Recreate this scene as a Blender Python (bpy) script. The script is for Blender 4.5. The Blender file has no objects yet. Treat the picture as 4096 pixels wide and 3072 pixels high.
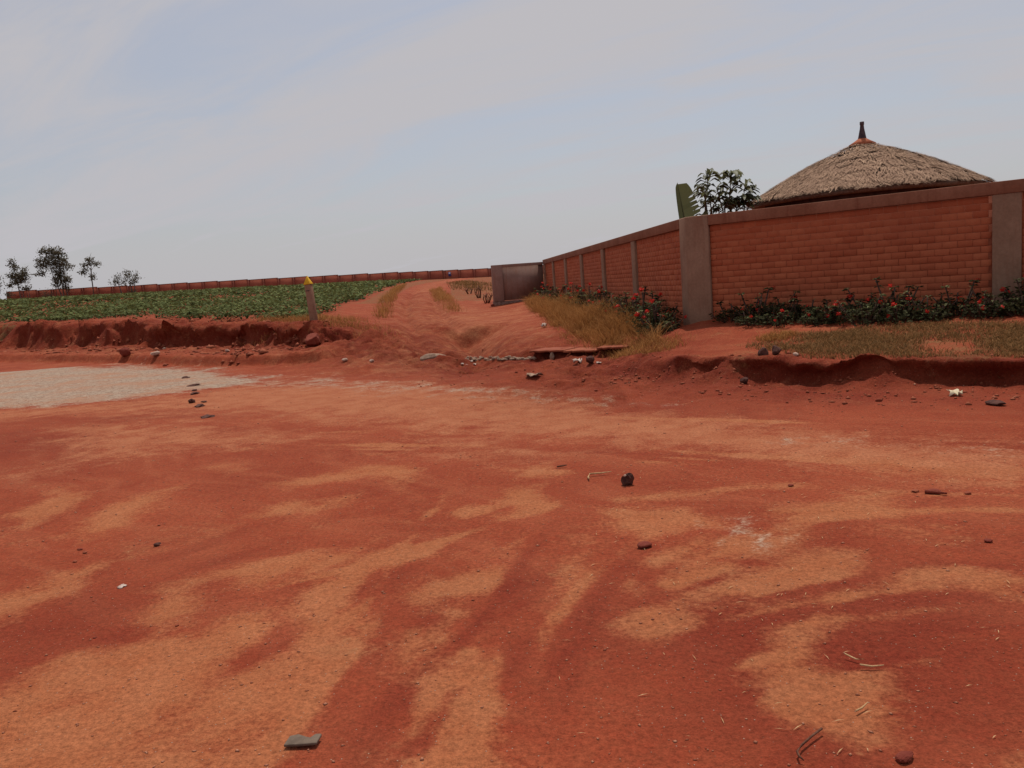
import bpy, math, random
import numpy as np
from mathutils import Matrix, Vector
random.seed(7); RNG = np.random.default_rng(7)
S = bpy.context.scene
COL = S.collection

# ------------------------------------------------------------------ camera
F_PX, ROLL, PITCH, EYE = 804.0, math.radians(4.15), math.radians(7.0), 1.6
cam_data = bpy.data.cameras.new('camera')
cam_data.sensor_width = 36.0
cam_data.lens = 36.0 * F_PX / 1024.0
cam_data.clip_start, cam_data.clip_end = 0.05, 3000.0
cam = bpy.data.objects.new('camera', cam_data); COL.objects.link(cam)
_fw = Vector((0, math.cos(PITCH), -math.sin(PITCH))); _r0 = Vector((1, 0, 0)); _u0 = Vector((0, math.sin(PITCH), math.cos(PITCH)))
_r = math.cos(ROLL) * _r0 - math.sin(ROLL) * _u0
_u = math.sin(ROLL) * _r0 + math.cos(ROLL) * _u0
cam.matrix_world = Matrix(((_r.x, _u.x, -_fw.x, 0), (_r.y, _u.y, -_fw.y, 0), (_r.z, _u.z, -_fw.z, EYE), (0, 0, 0, 1)))
S.camera = cam

# ------------------------------------------------------------------ sky, sun, exposure
SUN_EL, SUN_AZ = math.radians(66), math.radians(14)      # azimuth measured from +Y (ahead) towards +X (right)
world = bpy.data.worlds.new('World'); S.world = world; world.use_nodes = True
wn = world.node_tree.nodes; wl = world.node_tree.links; wn.clear()
def _w(t, **k):
    n = wn.new(t)
    for a, b in k.items(): setattr(n, a, b)
    return n
w_out = _w('ShaderNodeOutputWorld'); w_bg = _w('ShaderNodeBackground'); w_bg.inputs['Strength'].default_value = 0.1
sky = _w('ShaderNodeTexSky', sky_type='NISHITA', sun_disc=False, sun_elevation=SUN_EL, sun_rotation=SUN_AZ)
sky.air_density, sky.dust_density, sky.ozone_density = 1.0, 2.5, 1.0
tc = _w('ShaderNodeTexCoord'); sep = _w('ShaderNodeSeparateXYZ'); wl.new(tc.outputs['Generated'], sep.inputs[0])
zc = _w('ShaderNodeMath', operation='MAXIMUM'); wl.new(sep.outputs['Z'], zc.inputs[0]); zc.inputs[1].default_value = 0.0
za = _w('ShaderNodeMath', operation='ADD'); wl.new(zc.outputs[0], za.inputs[0]); za.inputs[1].default_value = 0.16
dx = _w('ShaderNodeMath', operation='DIVIDE'); wl.new(sep.outputs['X'], dx.inputs[0]); wl.new(za.outputs[0], dx.inputs[1])
dy = _w('ShaderNodeMath', operation='DIVIDE'); wl.new(sep.outputs['Y'], dy.inputs[0]); wl.new(za.outputs[0], dy.inputs[1])
cmb = _w('ShaderNodeCombineXYZ'); wl.new(dx.outputs[0], cmb.inputs[0]); wl.new(dy.outputs[0], cmb.inputs[1])
mp = _w('ShaderNodeMapping', vector_type='TEXTURE'); mp.inputs['Rotation'].default_value = (0, 0, math.radians(-29.7)); mp.inputs['Scale'].default_value = (2.0, 0.62, 1.0); mp.inputs['Location'].default_value = (0.0, 0.0, 0)
wl.new(cmb.outputs[0], mp.inputs[0])
nz = _w('ShaderNodeTexNoise'); nz.inputs['Scale'].default_value = 1.7; nz.inputs['Detail'].default_value = 9; nz.inputs['Roughness'].default_value = 0.62; nz.inputs['Distortion'].default_value = 0.8
wl.new(mp.outputs[0], nz.inputs['Vector'])
mp2 = _w('ShaderNodeMapping', vector_type='TEXTURE'); mp2.inputs['Rotation'].default_value = (0, 0, math.radians(-29.7)); wl.new(cmb.outputs[0], mp2.inputs[0])
sp2 = _w('ShaderNodeSeparateXYZ'); wl.new(mp2.outputs[0], sp2.inputs[0])
b0 = _w('ShaderNodeMath', operation='SUBTRACT'); wl.new(sp2.outputs['Y'], b0.inputs[0]); b0.inputs[1].default_value = 2.0
b1 = _w('ShaderNodeMath', operation='ABSOLUTE'); wl.new(b0.outputs[0], b1.inputs[0])
bw = _w('ShaderNodeMapRange'); bw.interpolation_type = 'SMOOTHERSTEP'; wl.new(b1.outputs[0], bw.inputs['Value']); bw.inputs['From Max'].default_value = 0.42; bw.inputs['To Min'].default_value = 0.17; bw.inputs['To Max'].default_value = 0.0
nadd = _w('ShaderNodeMath', operation='ADD'); wl.new(nz.outputs[0], nadd.inputs[0]); wl.new(bw.outputs[0], nadd.inputs[1])
cr = _w('ShaderNodeMapRange'); cr.interpolation_type = 'SMOOTHSTEP'
wl.new(nadd.outputs[0], cr.inputs['Value']); cr.inputs['From Min'].default_value = 0.34; cr.inputs['From Max'].default_value = 0.72
cr.inputs['To Min'].default_value = 0.5; cr.inputs['To Max'].default_value = 1.0
hz = _w('ShaderNodeMapRange'); hz.interpolation_type = 'SMOOTHSTEP'; wl.new(zc.outputs[0], hz.inputs['Value'])
hz.inputs['From Min'].default_value = 0.02; hz.inputs['From Max'].default_value = 0.22; hz.inputs['To Min'].default_value = 0.88; hz.inputs['To Max'].default_value = 0.0
mx = _w('ShaderNodeMath', operation='MAXIMUM'); wl.new(cr.outputs[0], mx.inputs[0]); wl.new(hz.outputs[0], mx.inputs[1])
mixs = _w('ShaderNodeMix', data_type='RGBA'); wl.new(mx.outputs[0], mixs.inputs['Factor'])
wl.new(sky.outputs[0], mixs.inputs['A']); mixs.inputs['B'].default_value = (5.1, 4.98, 5.25, 1)
wl.new(mixs.outputs['Result'], w_bg.inputs['Color']); wl.new(w_bg.outputs[0], w_out.inputs['Surface'])
sun_data = bpy.data.lights.new('sun', 'SUN'); sun_data.energy = 3.1; sun_data.angle = math.radians(0.8); sun_data.color = (1.0, 0.95, 0.88)
sun = bpy.data.objects.new('sun', sun_data); COL.objects.link(sun)
_sd = Vector((math.sin(SUN_AZ) * math.cos(SUN_EL), math.cos(SUN_AZ) * math.cos(SUN_EL), math.sin(SUN_EL)))
sun.rotation_euler = _sd.to_track_quat('Z', 'Y').to_euler(); sun.location = (0, 0, 30)
S.view_settings.view_transform = 'Standard'; S.view_settings.look = 'None'; S.view_settings.exposure = 0.0; S.view_settings.gamma = 1.0

# ------------------------------------------------------------------ pixel -> place
def ray(u, v):
    x = (u - 512) / F_PX; y = (384 - v) / F_PX
    a = x * math.cos(ROLL) + y * math.sin(ROLL); b = -x * math.sin(ROLL) + y * math.cos(ROLL)
    return (a, math.cos(PITCH) + b * math.sin(PITCH), -math.sin(PITCH) + b * math.cos(PITCH))
def gp(u, v, z=0.0):
    d = ray(u, v); t = (z - EYE) / d[2]; return (d[0] * t, d[1] * t)
def ap(u, v, Y):
    d = ray(u, v); t = Y / d[1]; return (d[0] * t, Y, EYE + d[2] * t)

# ------------------------------------------------------------------ noise
_T = RNG.random((256, 256))
def vnoise(x, y):
    xi = np.floor(x).astype(int); yi = np.floor(y).astype(int); fx = x - xi; fy = y - yi
    fx = fx * fx * (3 - 2 * fx); fy = fy * fy * (3 - 2 * fy)
    g = lambda i, j: _T[i & 255, j & 255]
    return (g(xi, yi) * (1 - fx) + g(xi + 1, yi) * fx) * (1 - fy) + (g(xi, yi + 1) * (1 - fx) + g(xi + 1, yi + 1) * fx) * fy
def fbm(x, y, sc=1.0, octv=4, off=0.0):
    x = np.asarray(x, float); y = np.asarray(y, float)
    s = np.zeros(np.broadcast(x, y).shape); a = 1.0; tot = 0
    for k in range(octv):
        s += a * vnoise(x * sc + 17.3 * k + off, y * sc + 9.1 * k + off * 1.7); tot += a; a *= 0.5; sc *= 2.03
    return s / tot - 0.5
def sstep(a, b, x):
    t = np.clip((x - a) / (b - a), 0, 1); return t * t * (3 - 2 * t)

# ------------------------------------------------------------------ mesh helpers
def mesh_np(name, V, Fs, attrs=None, smooth=False):
    """V (n,3); Fs list of index arrays (m,k)"""
    me = bpy.data.meshes.new(name); V = np.asarray(V, dtype=np.float32)
    if isinstance(Fs, np.ndarray): Fs = [Fs]
    Fs = [np.asarray(f, dtype=np.int32) for f in Fs if len(f)]
    me.vertices.add(len(V)); me.vertices.foreach_set('co', V.ravel())
    loops = np.concatenate([f.ravel() for f in Fs]); sizes = np.concatenate([np.full(len(f), f.shape[1]) for f in Fs])
    starts = np.concatenate([[0], np.cumsum(sizes)[:-1]]).astype(np.int32)
    me.loops.add(len(loops)); me.loops.foreach_set('vertex_index', loops)
    me.polygons.add(len(sizes)); me.polygons.foreach_set('loop_start', starts)
    if smooth: me.polygons.foreach_set('use_smooth', np.ones(len(sizes), dtype=bool))
    if attrs:
        for k, a in attrs.items():
            at = me.attributes.new(k, 'FLOAT', 'POINT'); at.data.foreach_set('value', np.asarray(a, dtype=np.float32))
    me.update(calc_edges=True); me.validate()
    return me
class MB:
    """collects pieces into one mesh"""
    def __init__(s): s.V = []; s.F = {}; s.n = 0; s.A = []
    def add(s, V, F, tone=None):
        V = np.asarray(V, float).reshape(-1, 3)
        for f in F: s.F.setdefault(len(f), []).append([i + s.n for i in f])
        s.V.append(V); s.A.append(np.full(len(V), random.random() if tone is None else tone)); s.n += len(V)
    def add_np(s, V, F, tone):
        s.F.setdefault(F.shape[1], []).extend((F + s.n).tolist()); s.V.append(V); s.A.append(tone); s.n += len(V)
    def box(s, x0, x1, y0, y1, z0, z1, tone=None):
        s.add([(x0, y0, z0), (x1, y0, z0), (x1, y1, z0), (x0, y1, z0), (x0, y0, z1), (x1, y0, z1), (x1, y1, z1), (x0, y1, z1)],
              [(0, 3, 2, 1), (4, 5, 6, 7), (0, 1, 5, 4), (1, 2, 6, 5), (2, 3, 7, 6), (3, 0, 4, 7)], tone)
    def prism(s, poly, z0, z1, tone=None):
        n = len(poly)
        s.add([(x, y, z0) for x, y in poly] + [(x, y, z1) for x, y in poly],
              [tuple(range(n))[::-1], tuple(range(n, 2 * n))] + [(i, (i + 1) % n, n + (i + 1) % n, n + i) for i in range(n)], tone)
    def tube(s, pts, rad, n=6, tone=None):
        pts = [Vector(p) for p in pts]; V = []; m = len(pts)
        for i, p in enumerate(pts):
            d = (pts[min(i + 1, m - 1)] - pts[max(i - 1, 0)]).normalized()
            a = d.orthogonal().normalized(); b = d.cross(a); r = rad[i] if hasattr(rad, '__len__') else rad
            for k in range(n):
                t = 2 * math.pi * k / n; V.append(tuple(p + a * (r * math.cos(t)) + b * (r * math.sin(t))))
        Fc = [(i * n + k, i * n + (k + 1) % n, (i + 1) * n + (k + 1) % n, (i + 1) * n + k) for i in range(m - 1) for k in range(n)]
        Fc += [tuple(range(n))[::-1], tuple(range((m - 1) * n, m * n))]
        s.add(V, Fc, tone)
    def lathe(s, prof, n=24, tone=None, c=(0, 0, 0)):
        V = [(c[0] + r * math.cos(2 * math.pi * k / n), c[1] + r * math.sin(2 * math.pi * k / n), c[2] + z) for r, z in prof for k in range(n)]
        Fc = [(i * n + k, i * n + (k + 1) % n, (i + 1) * n + (k + 1) % n, (i + 1) * n + k) for i in range(len(prof) - 1) for k in range(n)]
        s.add(V, Fc, tone)
    def mesh(s, name, smooth=False):
        return mesh_np(name, np.concatenate(s.V), [np.array(f) for f in s.F.values()], {'tone': np.concatenate(s.A)}, smooth)
def link(name, me, mat=None, parent=None, kind=None, label=None, cat=None, group=None, loc=None, rotz=None):
    o = bpy.data.objects.new(name, me); COL.objects.link(o)
    if mat is not None and me is not None and not me.materials: me.materials.append(mat)
    if parent is not None: o.parent = parent
    if loc is not None: o.location = loc
    if rotz is not None: o.rotation_euler = (0, 0, rotz)
    if kind: o['kind'] = kind
    if label: o['label'] = label
    if cat: o['category'] = cat
    if group: o['group'] = group
    return o
def bevel(o, w=0.012, seg=2):
    m = o.modifiers.new('bevel', 'BEVEL'); m.width = w; m.segments = seg; m.limit_method = 'ANGLE'; m.angle_limit = math.radians(40)
    return o

# ------------------------------------------------------------------ materials
class NT:
    def __init__(s, name, rough=0.9, spec=0.15):
        s.m = bpy.data.materials.new(name); s.m.use_nodes = True; s.t = s.m.node_tree; s.n = s.t.nodes; s.l = s.t.links
        s.b = s.n['Principled BSDF']; s.b.inputs['Roughness'].default_value = rough; s.b.inputs['Specular IOR Level'].default_value = spec
        s.geo = s.n.new('ShaderNodeNewGeometry')
    def pos(s, scale=None, obj=False):
        out = s.geo.outputs['Position']
        if obj:
            if not hasattr(s, 'tc'): s.tc = s.n.new('ShaderNodeTexCoord')
            out = s.tc.outputs['Object']
        if scale is None: return out
        m = s.n.new('ShaderNodeMapping'); m.inputs['Scale'].default_value = scale; s.l.new(out, m.inputs[0]); return m.outputs[0]
    def noise(s, scale, detail=4, rough=0.55, vec=None, dist=0.0):
        n = s.n.new('ShaderNodeTexNoise'); n.inputs['Scale'].default_value = scale; n.inputs['Detail'].default_value = detail
        n.inputs['Roughness'].default_value = rough; n.inputs['Distortion'].default_value = dist
        s.l.new(vec if vec is not None else s.pos(), n.inputs['Vector']); return n.outputs[0]
    def attr(s, name):
        a = s.n.new('ShaderNodeAttribute'); a.attribute_name = name; return a.outputs['Fac']
    def rng(s, v, a, b, c=0.0, d=1.0, smooth=True):
        r = s.n.new('ShaderNodeMapRange'); r.interpolation_type = 'SMOOTHSTEP' if smooth else 'LINEAR'
        s.l.new(v, r.inputs['Value'])
        for k, q in zip(('From Min', 'From Max', 'To Min', 'To Max'), (a, b, c, d)): r.inputs[k].default_value = q
        return r.outputs[0]
    def math(s, op, a, b=None):
        m = s.n.new('ShaderNodeMath'); m.operation = op
        for i, q in enumerate((a, b)):
            if q is None: continue
            if isinstance(q, (int, float)): m.inputs[i].default_value = q
            else: s.l.new(q, m.inputs[i])
        return m.outputs[0]
    def mix(s, f, a, b, mode='MIX'):
        m = s.n.new('ShaderNodeMix'); m.data_type = 'RGBA'; m.blend_type = mode
        for k, q in (('Factor', f), ('A', a), ('B', b)):
            if isinstance(q, (int, float)): m.inputs[k].default_value = q
            elif isinstance(q, tuple): m.inputs[k].default_value = (*q, 1)
            else: s.l.new(q, m.inputs[k])
        return m.outputs['Result']
    def gray(s, v):
        c = s.n.new('ShaderNodeCombineColor')
        for i in range(3): s.l.new(v, c.inputs[i])
        return c.outputs[0]
    def color(s, c):
        if isinstance(c, tuple): s.b.inputs['Base Color'].default_value = (*c, 1)
        else: s.l.new(c, s.b.inputs['Base Color'])
        return s
    def bump(s, h, strength=0.5, dist=0.02):
        b = s.n.new('ShaderNodeBump'); b.inputs['Strength'].default_value = strength; b.inputs['Distance'].default_value = dist
        s.l.new(h, b.inputs['Height']); s.l.new(b.outputs[0], s.b.inputs['Normal']); return s
def leafmat(name, c0, c1, trans=0.25, rough=0.6, spec=0.3):
    t = NT(name, rough, spec); t.color(t.mix(t.attr('tone'), c0, c1))
    t.b.inputs['Transmission Weight'].default_value = 0
    tr = t.n.new('ShaderNodeBsdfTranslucent'); t.l.new(t.b.inputs['Base Color'].links[0].from_socket, tr.inputs['Color'])
    ms = t.n.new('ShaderNodeMixShader'); ms.inputs[0].default_value = trans
    t.l.new(t.b.outputs[0], ms.inputs[1]); t.l.new(tr.outputs[0], ms.inputs[2]); t.l.new(ms.outputs[0], t.n['Material Output'].inputs['Surface'])
    return t.m
def simple(name, c0, c1, scale=8, rough=0.9, spec=0.15, bump=0.3, bd=0.01, tone=False, obj=True):
    t = NT(name, rough, spec); v = t.pos(obj=obj)
    n = t.noise(scale, 6, 0.6, v); c = t.mix(t.rng(n, 0.3, 0.7), c0, c1)
    if tone: c = t.mix(0.55, c, t.mix(t.attr('tone'), c0, c1))
    t.color(c)
    if bump: t.bump(t.noise(scale * 5, 5, 0.65, v), bump, bd)
    return t.m

# ground --------------------------------------------------------------------
def make_ground_mat():
    t = NT('red_earth', 0.95, 0.08)
    n1 = t.noise(0.55, 6, 0.6, dist=0.6); n2 = t.noise(3.2, 6, 0.65); n3 = t.noise(38, 4, 0.7); n4 = t.noise(120, 3, 0.7); n5 = t.noise(11, 5, 0.65)
    n6 = t.noise(1.1, 7, 0.62, t.pos((1.0, 1.0, 1.0)), 1.4)
    wig = t.math('ADD', t.math('MULTIPLY', t.math('SUBTRACT', n2, 0.5), 0.75), t.math('ADD', t.math('MULTIPLY', t.math('SUBTRACT', n3, 0.5), 0.75), t.math('ADD', t.math('MULTIPLY', t.math('SUBTRACT', n5, 0.5), 0.75), t.math('MULTIPLY', t.math('SUBTRACT', n6, 0.5), 0.8))))
    def streak(ang, sc, scale, det=7):
        m = t.n.new('ShaderNodeMapping'); m.vector_type = 'TEXTURE'; m.inputs['Rotation'].default_value = (0, 0, math.radians(ang)); m.inputs['Scale'].default_value = sc
        wob = t.n.new('ShaderNodeVectorMath'); wob.operation = 'MULTIPLY_ADD'; nn_ = t.n.new('ShaderNodeTexNoise'); nn_.inputs['Scale'].default_value = 0.5; t.l.new(t.pos(), nn_.inputs['Vector'])
        t.l.new(nn_.outputs['Color'], wob.inputs[0]); wob.inputs[1].default_value = (1.6, 1.6, 0); t.l.new(t.pos(), wob.inputs[2])
        t.l.new(wob.outputs[0], m.inputs[0]); return t.noise(scale, det, 0.62, m.outputs[0])
    st1 = streak(139, (4.5, .8, 1), 2.2); st2 = streak(52, (2.6, .6, 1), 1.7)
    wig = t.math('ADD', wig, t.math('ADD', t.math('MULTIPLY', t.math('SUBTRACT', st1, 0.5), 0.9), t.math('MULTIPLY', t.math('SUBTRACT', st2, 0.5), 1.1)))
    red = t.mix(t.rng(n1, 0.3, 0.7), (0.205, 0.035, 0.0155), (0.265, 0.053, 0.023))
    red = t.mix(t.rng(st1, 0.42, 0.66, 0, 0.7), red, (0.295, 0.075, 0.034)); red = t.mix(t.rng(st2, 0.5, 0.7, 0, 0.5), red, (0.185, 0.027, 0.0125))
    red = t.mix(t.rng(n5, 0.35, 0.7, 0, 0.45), red, (0.265, 0.068, 0.029))
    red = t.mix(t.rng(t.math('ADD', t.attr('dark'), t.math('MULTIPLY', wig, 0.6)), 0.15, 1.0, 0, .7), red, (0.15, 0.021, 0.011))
    sand = t.mix(t.rng(n2, 0.3, 0.7), (0.335, 0.112, 0.044), (0.38, 0.145, 0.062))
    c = t.mix(t.rng(t.math('ADD', t.attr('sand'), wig), 0.1, 0.95, 0, 0.68), red, sand)
    dust = t.mix(t.rng(n2, 0.3, 0.7), (0.31, 0.096, 0.043), (0.37, 0.135, 0.064))
    c = t.mix(t.rng(t.math('ADD', t.attr('dust'), wig), 0.2, 1.0, 0, 0.9), c, dust)
    grav = t.mix(t.rng(n5, 0.3, 0.7), (0.30, 0.225, 0.16), (0.42, 0.33, 0.25))
    grav = t.mix(t.rng(t.noise(14, 6, .75), 0.52, 0.62, 0, 0.75), grav, (0.13, 0.075, 0.048))
    grav = t.mix(t.rng(t.noise(7.0, 10, .85), 0.47, 0.57, 0, 0.7), grav, (0.17, 0.095, 0.06)); grav = t.mix(t.rng(t.noise(0.8, 8, .75), 0.44, 0.62, 0, 0.75), grav, (0.34, 0.17, 0.10))
    ga = t.attr('grey'); c = t.mix(t.rng(t.math('ADD', ga, t.math('MULTIPLY', t.math('MULTIPLY', wig, 1.1), t.rng(ga, 0.0, 0.25))), 0.3, 0.8, 0, .93), c, grav)
    ch0 = t.attr('churn'); nm = t.noise(1.9, 9, 0.75)
    c = t.mix(t.math('MULTIPLY', ch0, t.rng(nm, 0.40, 0.58, 0, 0.75)), c, (0.165, 0.025, 0.0125))
    c = t.mix(t.math('MULTIPLY', ch0, t.rng(t.noise(2.7, 9, 0.75), 0.56, 0.7, 0, 0.55)), c, (0.36, 0.12, 0.06))
    grs = t.mix(t.rng(n5, 0.3, 0.7), (0.12, 0.075, 0.03), (0.20, 0.11, 0.045))
    c = t.mix(t.rng(t.math('ADD', t.attr('grass'), wig), 0.25, 0.85, 0, 0.85), c, grs)
    g = t.math('ADD', t.math('MULTIPLY', n3, 0.55), t.math('MULTIPLY', n4, 0.45))
    c = t.mix(0.85, c, t.gray(t.rng(g, 0.36, 0.64, 0.55, 1.45, False)), 'MULTIPLY')
    vo = t.n.new('ShaderNodeTexVoronoi'); vo.inputs['Scale'].default_value = 55; t.l.new(t.pos(), vo.inputs['Vector'])
    sepc = t.n.new('ShaderNodeSeparateColor'); t.l.new(vo.outputs['Color'], sepc.inputs[0])
    spk = t.math('MULTIPLY', t.rng(vo.outputs['Distance'], 0.10, 0.22, 1, 0), t.rng(sepc.outputs[0], 0.86, 0.9, 0, 1))
    c = t.mix(t.math('MULTIPLY', spk, 0.7), c, (0.5, 0.33, 0.24))
    t.color(c)
    h = t.math('ADD', t.math('ADD', t.math('MULTIPLY', n3, 0.35), t.math('MULTIPLY', n4, 0.2)), t.math('ADD', t.math('MULTIPLY', n5, 0.6), t.math('MULTIPLY', spk, 0.3)))
    ch = t.attr('churn'); nc1 = t.noise(2.6, 9, 0.72, dist=.5); nc2 = t.noise(7.5, 8, 0.75)
    h = t.math('ADD', h, t.math('MULTIPLY', ch, t.math('ADD', t.math('MULTIPLY', nc1, 7.0), t.math('MULTIPLY', nc2, 3.2))))
    t.bump(h, 0.7, 0.03)
    return t.m
M_ground = make_ground_mat()
def make_brick_mat():
    t = NT('fired_brick', 0.92, 0.12); n = t.noise(9, 6, 0.65); n2 = t.noise(0.9, 4, 0.6); n3 = t.noise(60, 4, 0.7)
    c = t.mix(t.attr('tone'), (0.36, 0.088, 0.040), (0.46, 0.138, 0.064))
    c = t.mix(t.rng(n, 0.35, 0.72, 0, 0.5), c, (0.37, 0.09, 0.042))
    c = t.mix(t.rng(n2, 0.5, 0.75, 0, 0.5), c, (0.29, 0.075, 0.04))
    c = t.mix(t.rng(n3, 0.3, 0.7, 0.0, 0.2), c, (0.5, 0.18, 0.09)); t.color(c); t.bump(t.math('ADD', n, t.math('MULTIPLY', n3, 0.5)), 0.5, 0.01); return t.m
M_brick = make_brick_mat()
M_mortar = simple('mortar', (0.22, 0.06, 0.03), (0.28, 0.08, 0.042), 14)
def make_plaster(name, a, b, st):
    t = NT(name, 0.93, 0.1); n = t.noise(1.6, 6, 0.65); n2 = t.noise(24, 5, 0.7); v = t.noise(3, 5, 0.6, t.pos((3.0, 3.0, 0.35)))
    c = t.mix(t.rng(n, 0.3, 0.7), a, b); c = t.mix(t.rng(v, 0.48, 0.75, 0, 0.55), c, st); c = t.mix(0.5, c, t.gray(t.rng(n2, 0.2, 0.8, 0.75, 1.25)), 'MULTIPLY')
    t.color(c); t.bump(n2, 0.4, 0.006); return t.m
M_plaster = make_plaster('stained_plaster', (0.245, 0.14, 0.09), (0.31, 0.185, 0.122), (0.21, 0.085, 0.05))
M_coping = make_plaster('coping_concrete', (0.22, 0.09, 0.052), (0.29, 0.13, 0.08), (0.17, 0.055, 0.032))
M_greyrend = make_plaster('grey_render', (0.25, 0.145, 0.11), (0.31, 0.19, 0.15), (0.26, 0.11, 0.07))
M_stone = simple('field_stone', (0.16, 0.085, 0.065), (0.30, 0.17, 0.13), 5, bump=0.6, bd=0.02, tone=True)
def make_thatch():
    t = NT('grey_thatch', 0.95, 0.08); n = t.noise(2.2, 5, 0.6)
    c = t.mix(t.attr('tone'), (0.26, 0.155, 0.10), (0.54, 0.355, 0.235)); c = t.mix(t.rng(n, 0.35, 0.7, 0, 0.6), c, (0.36, 0.225, 0.15)); t.color(c); return t.m
M_thatch = make_thatch(); M_thatchbase = simple('old_thatch', (0.15, 0.10, 0.07), (0.24, 0.17, 0.125), 14, bump=.8, bd=.03)
M_darkwood = simple('dark_hut_wall', (0.045, 0.025, 0.02), (0.085, 0.05, 0.04), 6)
M_terracotta = simple('terracotta', (0.30, 0.085, 0.04), (0.42, 0.13, 0.06), 9)
M_iron = simple('dark_finial', (0.05, 0.03, 0.035), (0.10, 0.06, 0.06), 12, 0.7)
M_conc = simple('rough_concrete', (0.28, 0.17, 0.11), (0.46, 0.31, 0.22), 16, bump=0.8, bd=0.03)
M_post = make_plaster('post_concrete', (0.24, 0.125, 0.08), (0.32, 0.18, 0.12), (0.20, 0.07, 0.04))
M_yellow = simple('yellow_paint', (0.62, 0.33, 0.008), (0.74, 0.41, 0.012), 7, 0.7, 0.3, 0.15)
M_bark = simple('grey_bark', (0.075, 0.055, 0.045), (0.15, 0.11, 0.09), 4)
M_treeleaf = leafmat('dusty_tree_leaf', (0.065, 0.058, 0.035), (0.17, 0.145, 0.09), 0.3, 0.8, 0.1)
M_shrubleaf = leafmat('shrub_leaf', (0.04, 0.042, 0.02), (0.16, 0.165, 0.075), 0.35, 0.55, 0.3)
M_banana = leafmat('banana_leaf', (0.075, 0.085, 0.032), (0.125, 0.135, 0.055), 0.35, 0.5, 0.35)
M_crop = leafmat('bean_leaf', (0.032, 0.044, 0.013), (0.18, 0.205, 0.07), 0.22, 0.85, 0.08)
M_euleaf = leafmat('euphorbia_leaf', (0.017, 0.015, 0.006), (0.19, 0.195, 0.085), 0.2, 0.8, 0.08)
M_eustem = simple('thorny_stem', (0.055, 0.032, 0.024), (0.11, 0.065, 0.045), 30)
M_flower = leafmat('red_bract', (0.55, 0.018, 0.012), (0.80, 0.06, 0.035), 0.3, 0.55, 0.2)
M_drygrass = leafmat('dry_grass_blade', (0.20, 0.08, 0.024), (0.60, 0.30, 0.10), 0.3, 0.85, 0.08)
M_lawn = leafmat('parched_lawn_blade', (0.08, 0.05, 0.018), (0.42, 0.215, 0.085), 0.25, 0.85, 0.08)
M_farbrick = NT('distant_brick', 0.95, 0.08)
_c = M_farbrick.mix(M_farbrick.rng(M_farbrick.noise(0.35, 4), 0.3, 0.7), (0.30, 0.075, 0.045), (0.37, 0.11, 0.065))
M_farbrick = M_farbrick.color(M_farbrick.mix(M_farbrick.rng(M_farbrick.noise(3, 4), 0.35, 0.7, 0, 0.4), _c, (0.24, 0.06, 0.04))).m
M_farpost = simple('distant_concrete', (0.25, 0.07, 0.045), (0.30, 0.09, 0.06), 2)
M_darkcope = simple('distant_coping', (0.17, 0.06, 0.04), (0.22, 0.085, 0.055), 2)
M_rock = simple('dark_rock', (0.055, 0.022, 0.017), (0.13, 0.055, 0.04), 25, bump=0.6)
M_clod = simple('red_clod', (0.15, 0.026, 0.016), (0.25, 0.06, 0.035), 18, bump=0.7, tone=True)
M_soilbit = simple('soil_crumb', (0.20, 0.04, 0.02), (0.32, 0.10, 0.05), 3, tone=True, bump=0, obj=False)
M_pale = simple('pale_stone', (0.36, 0.22, 0.16), (0.54, 0.38, 0.29), 20)
M_paper = simple('white_litter', (0.40, 0.29, 0.23), (0.60, 0.49, 0.42), 15, 0.8)
M_cream = simple('cream_litter', (0.55, 0.45, 0.28), (0.70, 0.60, 0.42), 10)
M_slate = simple('grey_slate', (0.115, 0.08, 0.058), (0.175, 0.125, 0.09), 30, 0.85, 0.2)
M_straw = simple('straw', (0.42, 0.24, 0.11), (0.58, 0.38, 0.20), 40)
M_twig = simple('twig_bark', (0.09, 0.035, 0.022), (0.17, 0.075, 0.045), 40)
M_grit = simple('road_grit', (0.22, 0.055, 0.028), (0.52, 0.25, 0.15), 1.3, tone=True, bump=0, obj=False)
M_blue = simple('blue_sign', (0.03, 0.05, 0.20), (0.05, 0.08, 0.28), 3)
M_white = simple('white_sign', (0.6, 0.6, 0.62), (0.72, 0.72, 0.74), 3)

# ------------------------------------------------------------------ terrain heights
CP = np.array([(-27.5, 44.5, 1.45), (-16.8, 34, 1.27), (-11, 29.8, 1.12), (-6.2, 25, .95), (-5.2, 24, .88), (-45, 60, 1.95), (-60, 50, 1.9),
  (-104, 170, 6.0), (-75, 170, 5.3), (-48, 170, 4.75), (-25, 170, 4.2), (-2.5, 170, 3.6), (30, 170, 3.2),
  (-60, 110, 3.9), (-40, 100, 3.2), (-20, 100, 2.75), (-30, 70, 2.2), (-15, 60, 1.75), (-8.5, 40, 1.25),
  (-3.9, 23.5, .5), (-2.5, 21, .22), (-1.5, 19.3, .06), (0, 19, .1), (-1, 24, .3), (-2, 30, .45), (-3, 38, .72), (-4.5, 50, 1.2), (-7, 90, 2.25), (-5, 130, 3.0),
  (.5, 30, .5), (-.5, 37, .65), (1.5, 37, .85), (2.2, 30, .78), (3, 20, .6), (2.6, 24, .68), (1, 17.3, .12), (2.6, 16.3, .25),
  (2.3, 14, .22), (2.6, 12.6, .28), (4.4, 10.5, .3), (6, 9.35, .3), (9, 7.4, .32), (14, 4.5, .35),
  (3.6, 15.7, .56), (5.6, 14.1, .6), (7.6, 12.6, .63), (12, 9.4, .66), (8, 20, .7), (12, 30, .9), (20, 15, .7), (30, 60, 1.5), (3, 60, 1.4), (0, 45, 1.0), (30, 0, .4)])
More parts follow.
